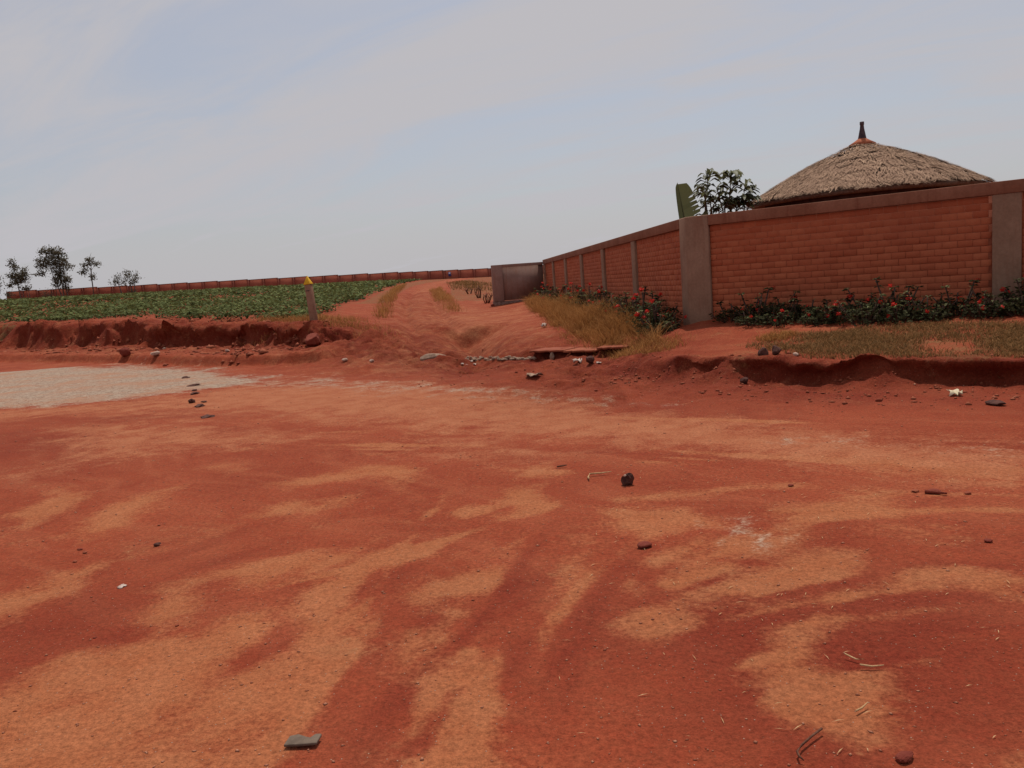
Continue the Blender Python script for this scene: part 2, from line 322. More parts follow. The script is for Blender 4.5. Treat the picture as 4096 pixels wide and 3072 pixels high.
def _rbf_fit(P):
    d = np.sqrt(((P[:, None, :2] - P[None, :, :2]) ** 2).sum(-1) + 1.0); n = len(P)
    A = np.zeros((n + 3, n + 3)); A[:n, :n] = d; A[:n, n] = 1; A[:n, n + 1:] = P[:, :2]; A[n, :n] = 1; A[n + 1:, :n] = P[:, :2].T
    return np.linalg.solve(A, np.concatenate([P[:, 2], [0, 0, 0]]))
_W = _rbf_fit(CP)
def upland(x, y):
    xc = np.clip(x, -125, 50); yc = np.clip(y, -10, 176)
    z = _W[-3] + _W[-2] * xc + _W[-1] * yc
    for (a, b, _), w in zip(CP, _W): z = z + w * np.sqrt((xc - a) ** 2 + (yc - b) ** 2 + 1.0)
    return z - np.maximum(y - 176, 0) * 0.03
# crest of the cut bank: x, y, face width, wobble of the crest, undercut
BANK = np.array([(-120, 130, 1.2, 1.3, 0), (-45, 62, 1.2, 1.3, .0), (-27.5, 44.2, 1.1, 1.4, .3), (-16.8, 33.6, .9, 1.3, .4), (-11, 29.2, .8, 1.2, .45), (-6.3, 24.4, .7, .8, .4), (-4.9, 23.2, .7, .55, .3),
  (-3.8, 23.4, 1.5, .4, 0), (-2.9, 21.5, 3.0, .3, 0), (-1.5, 19.5, 3.2, .2, 0), (.0, 18.0, 1.6, .1, 0), (1.0, 17.2, .35, .06, .04), (2.6, 16.3, .35, .08, .05), (2.9, 15.2, 1.2, .2, 0), (2.35, 13.9, 1.3, .25, 0),
  (2.5, 12.75, .35, .2, .10), (4.4, 10.62, .26, .2, .24), (6.0, 9.5, .24, .18, .26), (9, 7.5, .26, .18, .26), (14, 4.3, .3, .18, .26), (45, -16, .3, .25, .15)])
LOWPOLY = np.concatenate([BANK[:, :2], [(45, -80), (-160, -80), (-160, 130)]])
EDGE = np.array([gp(-150, 362, .0), gp(0, 361.5, .0), gp(130, 363, .0), gp(200, 366, .0), gp(262, 366, .0), gp(322, 364, .0), (-4.2, 20.6)])
def poly_sd(x, y, P, closed=False):
    """distance to polyline, position on it"""
    best = np.full(x.shape, 1e18); seg = np.zeros(x.shape, int); tt = np.zeros(x.shape)
    n = len(P)
    for i in range(n if closed else n - 1):
        a = P[i]; b = P[(i + 1) % n]; d = b[:2] - a[:2]; L = d @ d
        t = np.clip(((x - a[0]) * d[0] + (y - a[1]) * d[1]) / L, 0, 1)
        q = (x - a[0] - t * d[0]) ** 2 + (y - a[1] - t * d[1]) ** 2
        m = q < best; best[m] = q[m]; seg[m] = i; tt[m] = t[m]
    return np.sqrt(best), seg, tt
def inside(x, y, P):
    c = np.zeros(x.shape, bool); n = len(P)
    for i in range(n):
        x0, y0 = P[i][:2]; x1, y1 = P[(i + 1) % n][:2]
        if y0 == y1: continue
        m = ((y0 > y) != (y1 > y)) & (x < (x1 - x0) * (y - y0) / (y1 - y0) + x0); c ^= m
    return c
def ground_full(x, y):
    x = np.asarray(x, float); y = np.asarray(y, float)
    d, seg, t = poly_sd(x, y, BANK); low = inside(x, y, LOWPOLY); sgn = np.where(low, -d, d)
    B0 = BANK[seg]; B1 = BANK[np.minimum(seg + 1, len(BANK) - 1)]
    wid = B0[..., 2] * (1 - t) + B1[..., 2] * t; wob = B0[..., 3] * (1 - t) + B1[..., 3] * t; und = B0[..., 4] * (1 - t) + B1[..., 4] * t
    near = np.exp(-(d / 3.0) ** 2)
    sc = np.where(x > 2, 1.6, .55)
    s = sgn + wob * 2.2 * (fbm(x * sc, y * sc, 1.0, 4, 3.0)) * np.exp(-(d / 2.5) ** 2)
    f = np.clip((s + wid) / wid, 0, 1)
    f = np.where(wid > 1.25, f * f * (3 - 2 * f), np.clip(f ** 0.8, 0, 1))
    up = upland(x, y)
    up = up + 0.10 * near * fbm(x, y, 1.3, 5, 8) * np.clip(wob * 2, 0, 1) + 0.05 * fbm(x, y, .35, 3, 5)
    # low ground: road with a slightly higher ledge under the left bank
    de, _, _ = poly_sd(x, y, EDGE); 
    eb = np.interp(x, EDGE[:, 0], EDGE[:, 1])
    se = np.where(y > eb, de, -de) + .5 * fbm(x, y, .9, 4, 21)
    led = 0.26 * np.clip((se + .1) / .2, 0, 1) ** .8 * (1 - sstep(-4.6, -3.2, x)) * sstep(2, 9, y)
    low_z = led + 0.022 * fbm(x, y, .5, 3, 1) + 0.012 * fbm(x, y, 2.2, 4, 2)
    z = low_z * (1 - f) + up * f
    rough = np.exp(-((s + wid * .5) / (wid * .6 + .15)) ** 2)
    z = z + rough * np.clip(wob, 0, 1) * .95 * fbm(x, y, 1.1, 5, 12) + np.clip(rough, 0, 1) * np.clip(wob * 1.6, .25, 1) * .38 * fbm(x, y, 4.0, 3, 31)
    # churned earth between the banks and the road
    churn = np.exp(-(np.maximum(d - .3, 0) / 2.2) ** 2) * sstep(8, 10.5, y) * (1 - sstep(45, 60, y)) * np.where(low, 1.0, .55) * np.where(x > 1.5, np.where(low, .45, .25), 1.0)
    z = z + churn * (.42 * np.abs(fbm(x, y, 1.1, 3, 14)) + .34 * fbm(x, y, 2.6, 5, 15) - .04)
    # gully and washed hollows in the mouth of the lane
    def dip(cx, cy, rx, ry, h, ang=0):
        ca, sa = math.cos(ang), math.sin(ang); X = (x - cx) * ca + (y - cy) * sa; Y = -(x - cx) * sa + (y - cy) * ca
        return h * np.exp(-(X / rx) ** 2 - (Y / ry) ** 2)
    nn = 1 + 1.3 * fbm(x, y, 1.2, 3, 40)
    z = z - dip(-1.15, 23.2, .75, 1.9, .22, .15) * nn + dip(-1.9, 25.6, .9, .5, .14) * nn - dip(-.9, 19.2, .35, 2.6, .10, -.1) + dip(-3.2, 17.2, .55, .35, .16) * nn
    z = z - dip(-.1, 16.2, .5, 1.6, .06, -.5) + dip(-2.4, 19.7, 1.2, .7, .10) * nn
    z = z + dip(3.05, 11.55, .35, .25, .10) * nn + dip(4.6, 10.2, .5, .2, .12, -.6) * nn
    scarp = np.exp(-((x + 1.15 + .25 * fbm(x, y, 1.2, 3, 81)) / .85) ** 2) * sstep(0, .45, 25.6 + .6 * fbm(x, y, .9, 3, 82) - y) * sstep(18.5, 24.5, y)
    z = z - .42 * scarp - .16 * np.exp(-((x + .75 - (y - 17) * .06) / .3) ** 2) * sstep(15, 16.5, y) * (1 - sstep(21, 23, y))
    # tyre ruts up the lane
    lx = np.interp(y, [14, 19, 24, 30, 38, 50, 90], [-.6, -1.2, -2.0, -3.0, -4.0, -5.3, -8])
    for off in (-.75, .75): z = z - .16 * np.exp(-((x - lx - off) / .26) ** 2) * sstep(17, 20, y) * (1 - sstep(60, 90, y)) * (1 + fbm(x, y, 1.5, 3, 50))
    lane = np.exp(-((x - lx) / 2.0) ** 2) * sstep(14, 18, y)
    z = z + lane * .24 * fbm(x, y, 1.3, 6, 60)
    return z, s, wid, und, f, lane, low, seg, t, np.clip(churn + rough * (wid < 1.3) + .5 * lane * (y < 60), 0, 1)
def gz(x, y):
    return float(ground_full(np.array([x]), np.array([y]))[0][0])
def gzs(x, y): return ground_full(np.asarray(x, float), np.asarray(y, float))[0]
def onground(u, v, lo=2.0, hi=150.0):
    """first place along the pixel's ray that meets the ground"""
    d = ray(u, v); ys = lo * (hi / lo) ** np.linspace(0, 1, 700); t = ys / d[1]
    x = d[0] * t; zr = EYE + d[2] * t; dz = zr - gzs(x, ys); k = int(np.argmax(dz < 0)) if (dz < 0).any() else len(ys) - 1
    if k > 0: a = dz[k - 1] / (dz[k - 1] - dz[k] + 1e-9); return (x[k - 1] + a * (x[k] - x[k - 1]), ys[k - 1] + a * (ys[k] - ys[k - 1]), zr[k - 1] + a * (zr[k] - zr[k - 1]))
    return (x[0], ys[0], zr[0])

def axis(parts):
    out = []
    for a, b, h in parts: out += list(np.arange(a, b - 1e-6, h))
    return np.array(out + [parts[-1][1]])
def grow(a, b, h0, n):
    q = np.linspace(0, 1, n + 1); k = (b - a); g = 3.0
    return a + k * (np.exp(g * q) - 1) / (math.exp(g) - 1)
gx = np.concatenate([-grow(24, 420, 1, 60)[::-1][:-1], axis([(-24, -12, .14), (-12, -5, .085), (-5, 8.5, .05), (8.5, 14, .12)])[:-1], grow(14, 420, 1, 50)])
gy = np.concatenate([-grow(1, 150, 1, 24)[::-1][:-1], axis([(-1, 2.2, .2), (2.2, 8.0, .045), (8.0, 13.5, .05), (13.5, 22, .075), (22, 30, .10), (30, 46, .2)])[:-1], grow(46, 700, 1, 130)])
GX, GY = np.meshgrid(gx, gy); X = GX.ravel(); Y = GY.ravel()
Z, SD, WID, UND, FF, LANE, LOW, SEGI, SEGT, CHURN = ground_full(X, Y)
# undercut: the upper part of the steep faces leans out over the road
_bd = BANK[1:, :2] - BANK[:-1, :2]; _bn = np.stack([_bd[:, 1], -_bd[:, 0]], 1); _bn /= np.linalg.norm(_bn, axis=1)[:, None]
nrm = _bn[np.minimum(SEGI, len(_bn) - 1)]     # points towards the road side
_tst = inside(np.array([BANK[16, 0] + _bn[16, 0]]), np.array([BANK[16, 1] + _bn[16, 1]]), LOWPOLY)[0]
if not _tst: nrm = -nrm
lean = UND * sstep(.35, .95, FF) * np.exp(-np.maximum(SD, 0) / .22) * (1.0 + 1.2 * fbm(X, Y, 2.2, 3, 70))
PX = X + nrm[:, 0] * lean; PY = Y + nrm[:, 1] * lean

# ---- what lies where: sand, dust, gravel, darker earth, parched grass
def L1(pts): return [((x / 1.055) / 4, (1500 + y / 1.055) / 4) for x, y in pts]
def R1(pts): return [((2048 + x / 1.055) / 4, (1500 + y / 1.055) / 4) for x, y in pts]
SAND = [L1(p) for p in (
  [(-60, 960), (130, 880), (260, 830), (390, 790), (370, 870), (200, 960), (60, 1030), (-60, 1080)],
  [(590, 1080), (640, 990), (760, 910), (850, 940), (840, 1010), (740, 1070), (620, 1110)],
  [(-90, 1380), (200, 1190), (440, 1150), (560, 1120), (730, 1090), (860, 1100), (1000, 1020), (1100, 1010), (1120, 1110), (1090, 1200), (1220, 1190), (1250, 1060), (1310, 940), (1340, 880), (1480, 860), (1560, 950), (1520, 1060), (1420, 1120), (1390, 1250), (1310, 1320), (1250, 1420), (1120, 1500), (1020, 1720), (-120, 1720)],
  [(980, 820), (1180, 770), (1420, 740), (1650, 700), (1860, 720), (1900, 790), (1700, 780), (1560, 790), (1500, 830), (1330, 870), (1210, 830), (1080, 890), (1010, 880)],
  [(1090, 600), (1250, 530), (1450, 500), (1600, 490), (1500, 550), (1300, 600), (1150, 640)],
  [(1190, 460), (1450, 400), (1700, 370), (1780, 390), (1740, 470), (1640, 430), (1400, 450), (1260, 480)],
  [(1700, 1100), (1850, 1060), (1900, 1150), (2010, 1180), (2161, 1150), (2200, 1659), (2200, 1720), (1740, 1720), (1760, 1540), (1700, 1420), (1660, 1260)],
  [(1680, 950), (1800, 860), (2000, 820), (2161, 820), (2161, 930), (2000, 940), (1830, 960), (1900, 1030), (1740, 980)],
  [(1880, 570), (2000, 540), (2161, 530), (2161, 600), (1950, 600)],
  [(440, 570), (640, 500), (760, 470), (700, 540), (520, 640), (330, 690), (260, 670)],
  [(40, 590), (300, 480), (400, 490), (330, 560), (120, 640)])] + [R1(p) for p in (
  [(480, 370), (700, 330), (1000, 330), (1500, 340), (1800, 360), (2200, 400), (2200, 470), (1900, 450), (1500, 420), (1250, 380), (900, 370), (600, 380)],
  [(520, 520), (800, 480), (1100, 455), (1280, 460), (1000, 490), (700, 520)],
  [(640, 860), (760, 740), (900, 680), (1180, 660), (1280, 650), (1200, 720), (980, 760), (850, 800), (720, 890)],
  [(580, 780), (700, 700), (870, 650), (800, 730), (650, 800)],
  [(930, 880), (1080, 800), (1300, 740), (1490, 740), (1440, 790), (1240, 840), (1050, 890)],
  [(1110, 560), (1300, 520), (1650, 520), (1640, 570), (1400, 610), (1180, 590)],
  [(1590, 860), (1720, 790), (1900, 770), (2200, 850), (2200, 920), (1980, 890), (1850, 850), (1700, 870)],
  [(500, 1040), (600, 990), (760, 980), (840, 1040), (680, 1110), (560, 1100)],
  [(1180, 1040), (1430, 900), (1440, 960), (1340, 1040), (1330, 1190), (1560, 1260), (1600, 1380), (1560, 1520), (1380, 1490), (1180, 1440), (1130, 1360), (1030, 1270)],
  [(480, 840), (530, 850), (590, 910), (550, 920)],
  [(1860, 1700), (2060, 1590), (2200, 1550), (2200, 1720)],
  [(0, 390), (100, 375), (260, 410), (150, 420), (0, 430)],
  [(-60, 480), (120, 460), (190, 520), (260, 560), (0, 600)],
  [(400, 560), (760, 560), (980, 640), (800, 640), (600, 680), (420, 650)])]
SAND2 = [R1(p) for p in ([(-80, 640), (300, 620), (430, 700), (300, 860), (150, 1000), (60, 1200), (-80, 1300)], [(180, 1130), (330, 1110), (360, 1250), (230, 1300)], [(-80, 1460), (200, 1490), (420, 1590), (520, 1740), (-80, 1740)],
  [(380, 900), (480, 890), (470, 950), (390, 950)], [(700, 960), (980, 940), (900, 1000), (780, 1040)], [(1500, 620), (1750, 600), (1900, 640), (1700, 700), (1560, 690)], [(1250, 470), (1600, 455), (1800, 480), (1500, 500)], [(1700, 1090), (1980, 1050), (2161, 1100), (2161, 1140), (1900, 1130)],
  [(430, 1320), (560, 1300), (560, 1370), (460, 1390)], [(1560, 1150), (1700, 1180), (1720, 1260), (1600, 1260)])] + [L1(p) for p in ([(430, 330), (700, 260), (900, 250), (760, 310), (520, 370)], [(800, 390), (1000, 360), (1150, 380), (950, 430)], [(300, 240), (560, 210), (640, 250), (420, 290)], [(860, 700), (1000, 640), (1100, 650), (960, 740)], [(1380, 300), (1700, 280), (1950, 330), (1600, 340)], [(600, 760), (760, 700), (800, 720), (640, 800)])]
DUST = [[(250, 383), (420, 381), (560, 393), (620, 408), (1040, 455), (1040, 484), (800, 462), (640, 446), (480, 436), (260, 414), (100, 414), (-40, 422), (-40, 410), (140, 401)],
        [(60, 425), (220, 428), (300, 440), (180, 450), (40, 470)], [(420, 440), (560, 447), (520, 462), (430, 455)]]
GREY = [[(-60, 363), (0, 363.5), (60, 364), (130, 366), (200, 369), (235, 373), (262, 378), (250, 384), (190, 391), (120, 399), (40, 406), (-60, 413)],
        [(700, 525), (760, 520), (800, 528), (770, 538), (710, 537)], [(800, 440), (900, 443), (1040, 453), (1040, 455), (880, 445)], [(235, 374), (330, 379), (430, 384), (560, 394), (660, 405), (560, 401), (420, 393), (250, 389)]]
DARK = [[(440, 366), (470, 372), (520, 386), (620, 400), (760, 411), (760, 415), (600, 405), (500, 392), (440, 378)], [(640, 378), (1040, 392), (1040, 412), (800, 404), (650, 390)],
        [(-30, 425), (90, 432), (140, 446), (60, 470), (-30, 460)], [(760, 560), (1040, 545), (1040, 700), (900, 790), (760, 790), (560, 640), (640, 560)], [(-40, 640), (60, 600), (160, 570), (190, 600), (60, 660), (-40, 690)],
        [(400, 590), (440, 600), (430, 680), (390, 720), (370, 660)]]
LANEDUST = [[(330, 372), (400, 340), (385, 318), (402, 300), (420, 283), (440, 283), (470, 300), (498, 310), (545, 300), (540, 330), (520, 345), (470, 356), (430, 372)],
            [(0, 349), (200, 348), (330, 350), (330, 354), (120, 353), (0, 353)]]
GRASSY = [[(840, 338), (1060, 330), (1060, 362), (900, 362), (800, 350)]]
def paint(polys, z0, feather, warp, mask, base=0.0):
    out = np.full(X.shape, base); idx = np.where(mask)[0]; x = X[idx]; y = Y[idx]
    k = 0.5 + y / 14.0
    wx = x + warp * k * fbm(x, y, 1.2, 4, 77); wy = y + warp * k * fbm(x, y, 1.2, 4, 99)
    m = np.zeros(len(idx))
    for p in polys:
        P = np.array([(gp(u, v, z0) if z0 == 0 else onground(u, v)[:2]) for u, v in p]); d, _, _ = poly_sd(wx, wy, P, True); ins = inside(wx, wy, P)
        sd = np.where(ins, d, -d); fe = feather * (0.35 + y / 9.0); m = np.maximum(m, np.clip(.5 + sd / fe * .5, 0, 1))
    out[idx] = m; return out
nearm = (np.abs(X) < 26) & (Y > 1.5) & (Y < 50)
lowm = nearm & LOW & (Y < 26)
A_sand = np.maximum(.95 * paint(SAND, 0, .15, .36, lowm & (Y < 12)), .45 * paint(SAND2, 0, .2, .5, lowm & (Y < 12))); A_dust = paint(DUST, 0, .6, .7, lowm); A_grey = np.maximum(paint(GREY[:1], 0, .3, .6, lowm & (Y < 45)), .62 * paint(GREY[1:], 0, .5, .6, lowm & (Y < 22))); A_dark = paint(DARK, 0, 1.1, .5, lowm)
def sweep(lines):
    out = np.zeros(X.shape); idx = np.where(lowm & (Y < 22))[0]; x = X[idx] + .10 * fbm(X[idx], Y[idx], .9, 3, 71); y = Y[idx] + .10 * fbm(X[idx], Y[idx], .9, 3, 72); acc = np.zeros(len(idx))
    for pts, wd, st in lines:
        P = np.array([gp(u, v) for u, v in pts]); dd, sg, tt_ = poly_sd(x, y, P); q = (sg + tt_) / (len(P) - 1); fade = np.clip(q * 5, 0, 1) * np.clip((1 - q) * 5, 0, 1)
        acc += st * np.exp(-(dd / wd) ** 4) * fade * np.clip(.9 + 2.2 * fbm(x, y, .8, 3, 73 + len(pts)), 0, 1.6)
    out[idx] = acc; return out
def curve(a, b, c, n=9): return [((1 - q) ** 2 * a[0] + 2 * q * (1 - q) * b[0] + q * q * c[0], (1 - q) ** 2 * a[1] + 2 * q * (1 - q) * b[1] + q * q * c[1]) for q in np.linspace(0, 1, n)]
TR = []; rt = random.Random(5)
def window(c):
    n = len(c); i = rt.randint(0, n // 2); j = min(n, i + rt.randint(n // 3, n)); return c[i:max(j, i + 4)]
for k in range(26):          # wheel marks swinging from the lower left towards the middle of the road
    q = rt.random(); TR.append((window(curve((-120 + 700 * q, 590 + 190 * min(1, q * 2.0) + rt.uniform(-30, 30)), (240 + 300 * q + rt.uniform(-60, 60), 560 + 50 * q + rt.uniform(-30, 30)), (430 + rt.uniform(0, 320), 440 + rt.uniform(0, 60)), 14)), rt.uniform(.03, .12), rt.choice((-1, 1)) * rt.uniform(.25, .6)))
for k in range(22):          # turning circles on the right
    q = rt.random() * 9; TR.append((window(curve((540 + 25 * q + rt.uniform(-30, 30), 565 + 18 * q), (750 + 12 * q + rt.uniform(-50, 50), 470 + 24 * q), (1070, 495 + 19 * q + rt.uniform(-15, 15)), 14)), rt.uniform(.03, .09), rt.choice((-1, 1)) * rt.uniform(.25, .6)))
for k in range(26):          # along the road
    q = rt.random() * 11; TR.append((window(curve((-40 + 30 * q + rt.uniform(-60, 60), 416 + 4 * q), (520, 398 + 4.6 * q + rt.uniform(-5, 5)), (1090, 422 + 7.5 * q), 14)), rt.uniform(.05, .16), rt.choice((-1, 1)) * rt.uniform(.3, .65)))
SW = sweep(TR); A_sand = A_sand + SW; A_dark = A_dark + .5 * np.maximum(-SW, 0)
A_grey[(~LOW)] = 0
A_dust = np.maximum(A_dust, .8 * paint(LANEDUST, .25, .8, .6, nearm & (Y > 13)))
A_dust = np.maximum(A_dust, .75 * LANE * (~LOW) * (.75 + .9 * fbm(X, Y, .8, 3, 5)))
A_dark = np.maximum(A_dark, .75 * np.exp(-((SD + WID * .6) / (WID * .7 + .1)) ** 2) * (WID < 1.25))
A_dark = np.maximum(A_dark, .8 * np.exp(-((X + 1.2) / .6) ** 2 - ((Y - 22.6) / 2.2) ** 2))  # gully hollow darkened, its shade put into the soil colour
A_grass = .6 * paint(GRASSY, .45, 1.6, .8, nearm & ~LOW) + 0
A_field = ((SD > 1.0) & (X < np.interp(Y, [20, 24, 30, 40, 60, 100, 170], [-6.3, -6.5, -6.6, -7.6, -9.5, -13, -16])))
A_grass = np.maximum(A_grass, .55 * ((Y > 42) & (~A_field) & (LANE < .4)) )
A_grass = np.maximum(A_grass, .5 * (X > 9) * (~LOW)); A_grass[A_field] = np.maximum(A_grass[A_field], .25)
# ---- split the one grid into its named pieces
nx, ny = len(gx), len(gy); ii = np.arange((ny - 1) * (nx - 1)); r = ii // (nx - 1); q = ii % (nx - 1); v0 = r * nx + q
QUADS = np.stack([v0, v0 + 1, v0 + nx + 1, v0 + nx], 1)
fl = lambda a: a[QUADS].mean(1)
face_lab = np.zeros(len(QUADS), int)                               # 0 open ground
ff_, fs_, fw_ = fl(FF), fl(SD), fl(WID)
face_lab[fl(LOW.astype(float)) > .5] = 1                            # dirt road
face_lab[(fs_ > -fw_) & (fs_ < .35) & (fw_ < 1.25)] = 2             # bank
face_lab[(face_lab == 1) & (fl(A_grey) > .5) & (fl(Y) > 9)] = 3     # gravel road
face_lab[(face_lab == 0) & (fl(LANE) > .35)] = 4                    # lane
face_lab[(face_lab == 0) & (fl(A_field.astype(float)) > .5)] = 5    # field
V = np.stack([PX, PY, Z], 1)
def normals():
    g = V.reshape(ny, nx, 3); du = np.gradient(g, axis=1); dv = np.gradient(g, axis=0); n = np.cross(du, dv).reshape(-1, 3); return n / np.linalg.norm(n, axis=1)[:, None]
NRM = normals()
for k, nm in enumerate(('ground', 'dirt_road', 'earth_bank', 'gravel_road', 'dirt_lane', 'field_soil')):
    fq = QUADS[face_lab == k]; used, inv = np.unique(fq, return_inverse=True)
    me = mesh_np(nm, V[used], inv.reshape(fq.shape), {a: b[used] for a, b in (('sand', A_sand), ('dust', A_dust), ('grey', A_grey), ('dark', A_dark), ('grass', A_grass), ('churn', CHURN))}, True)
    me.normals_split_custom_set_from_vertices(NRM[used].tolist())
    link(nm, me, M_ground, kind='structure')

# ------------------------------------------------------------------ boundary walls
CORNER = np.array([3.62, 16.0]); RP = np.array([7.84, 13.0]); LEND = np.array([1.87, 38.4]); ZTOP = 2.67
def wall_frame(a, b):
    d = (b - a); L = float(np.hypot(*d)); return d / L, L, math.atan2(d[1], d[0])
BL, BH = 0.222, 0.112
def brick_variants():
    out = []
    for i in range(8):
        m = MB(); w, h, dp = BL - .004 - random.uniform(0, .003), BH - .005 - random.uniform(0, .003), .05
        b = .004; j = lambda: random.uniform(-.0025, .0025)
        fr = [(b + j(), -.0 + j(), b + j()), (w - b + j(), 0 + j(), b + j()), (w - b + j(), 0 + j(), h - b + j()), (b + j(), 0 + j(), h - b + j())]
        ed = [(0, b, 0), (w, b, 0), (w, b, h), (0, b, h)]; bk = [(0, dp, 0), (w, dp, 0), (w, dp, h), (0, dp, h)]
        m.add(fr + ed + bk, [(0, 1, 2, 3)] + [(4 + k, 4 + (k + 1) % 4, (k + 1) % 4, k) for k in range(4)] + [(8 + k, 8 + (k + 1) % 4, 4 + (k + 1) % 4, 4 + k) for k in range(4)], tone=[.05, .2, .35, .42, .5, .6, .78, 1.0][i])
        me = m.mesh('brick'); me.materials.append(M_brick); out.append(me)
    return out
BV = brick_variants(); BVW = [2, 3, 4, 4, 4, 3, 2, 1]
def lay_bricks(parent, panels, z0, z1, yface, toward, n_single, skip_low=0.3):
    """brick courses inside each (s0, s1); the n_single that show largest are objects, the rest one part"""
    spots = []
    for s0, s1 in panels:
        zc, row = z0, 0
        while zc + BH <= z1 + .02:
            s = s0 - (BL / 2 if row % 2 else 0) + .002
            while s < s1 - .02:
                a, b = max(s, s0), min(s + BL, s1)
                if b - a > .05: spots.append((a, b, zc))
                s += BL
            zc += BH; row += 1
    def rank(sp):
        c = parent.matrix_basis @ Vector(((sp[0] + sp[1]) / 2, 0, sp[2])); d = (c - Vector((0, 0, EYE))).length
        full = (sp[1] - sp[0]) > BL * .9
        return d + (0 if full else 50) + (30 if sp[2] < z0 + skip_low else 0)
    spots.sort(key=rank); rest = MB()
    for k, (a, b, zc) in enumerate(spots):
        me = random.choices(BV, BVW)[0]; dy = random.uniform(-.003, .004)
        if k < n_single:
            o = link('brick', me, None, parent); o.location = (a, yface + dy, zc); o.scale = ((b - a) / BL, 1, 1)
        else:
            co = np.array([v.co for v in me.vertices]); co[:, 0] *= (b - a) / BL; co += (a, yface + dy, zc)
            fs = [tuple(p.vertices) for p in me.polygons]; rest.add(co, fs, tone=me.attributes['tone'].data[0].value)
    if rest.n: link('brickwork', rest.mesh('brickwork'), M_brick, parent, kind='stuff')
def box_part(name, mat, parent, *b, bev=.01):
    m = MB(); m.box(*b); o = link(name, m.mesh(name), mat, parent); 
    if bev: bevel(o, bev)
    return o
# front wall along the road
d, L, az = wall_frame(CORNER, RP); PW = .46
front = link('brick_wall', None, loc=(CORNER[0], CORNER[1], 0), rotz=az, label='long brick boundary wall with plaster pillars and coping facing the dirt road', cat='wall')
ext = 10.5
box_part('wall_core', M_mortar, front, PW * .5, ext, .068, .24, .1, ZTOP - .205, bev=0)
box_part('coping', M_coping, front, PW + .0, ext + .02, -.012, .27, ZTOP - .2, ZTOP)
p_r = L; PR = .40
box_part('pillar', M_plaster, front, p_r, p_r + PR, 0, .262, .1, ZTOP - .199)
box_part('pillar', M_plaster, front, ext - PW, ext, 0, .262, .1, ZTOP - .199)
# lane wall frame, needed for the shape of the corner pillar
d2, L2, az2 = wall_frame(LEND, CORNER)
c, s_ = math.cos(-az), math.sin(-az)
def to_front(p): 
    q = np.array(p) - CORNER; return (q[0] * c - q[1] * s_, q[0] * s_ + q[1] * c)
n2 = np.array([-d2[1], d2[0]])           # inward normal of the lane wall
m = MB(); cp = [(0, 0), (PW, 0), (PW, .262), to_front(CORNER - d2 * .46 + n2 * .27), to_front(CORNER - d2 * .46)]
m.prism(cp, .1, ZTOP + .004); bevel(link('corner_pillar', m.mesh('corner_pillar'), M_plaster, front), .02)
lay_bricks(front, [(PW + .004, p_r - .004), (p_r + PR + .004, ext - PW - .004)], .34, ZTOP - .2, .06, None, 300, .75)
# lane wall
lane_w = link('brick_wall', None, loc=(LEND[0], LEND[1], 0), rotz=az2, label='brick boundary wall receding along the dirt lane behind flowering plants', cat='wall')
def lane_s(u, v=265):
    dd = ray(u, v); A = np.array([[dd[0], -d2[0]], [dd[1], -d2[1]]]); return float(np.linalg.solve(A, LEND)[1])
pil = []
for a, b in ((65, 78), (190, 204), (350, 368), (562, 584), (848, 876), (1250, 1297)):
    s1 = lane_s((2150 + b / 3.318) / 4); s0 = lane_s((2150 + a / 3.318) / 4); mid = (s0 + s1) / 2; pil.append((max(0, mid - .19), mid + .19))
pil[0] = (0, .38)
box_part('wall_core', M_mortar, lane_w, .02, L2 - .3, .068, .24, .1, ZTOP - .205, bev=0)
box_part('coping', M_coping, lane_w, -.02, L2 - .45, -.012, .27, ZTOP - .2, ZTOP)
for a, b in pil: box_part('pillar', M_plaster, lane_w, a, b, 0, .262, .1, ZTOP - .199)
pans = [(pil[i][1] + .004, (pil[i + 1][0] if i < 5 else L2 - .46) - .004) for i in range(6)]
lay_bricks(lane_w, pans, .45, ZTOP - .2, .09 - .03, None, 300, .9)
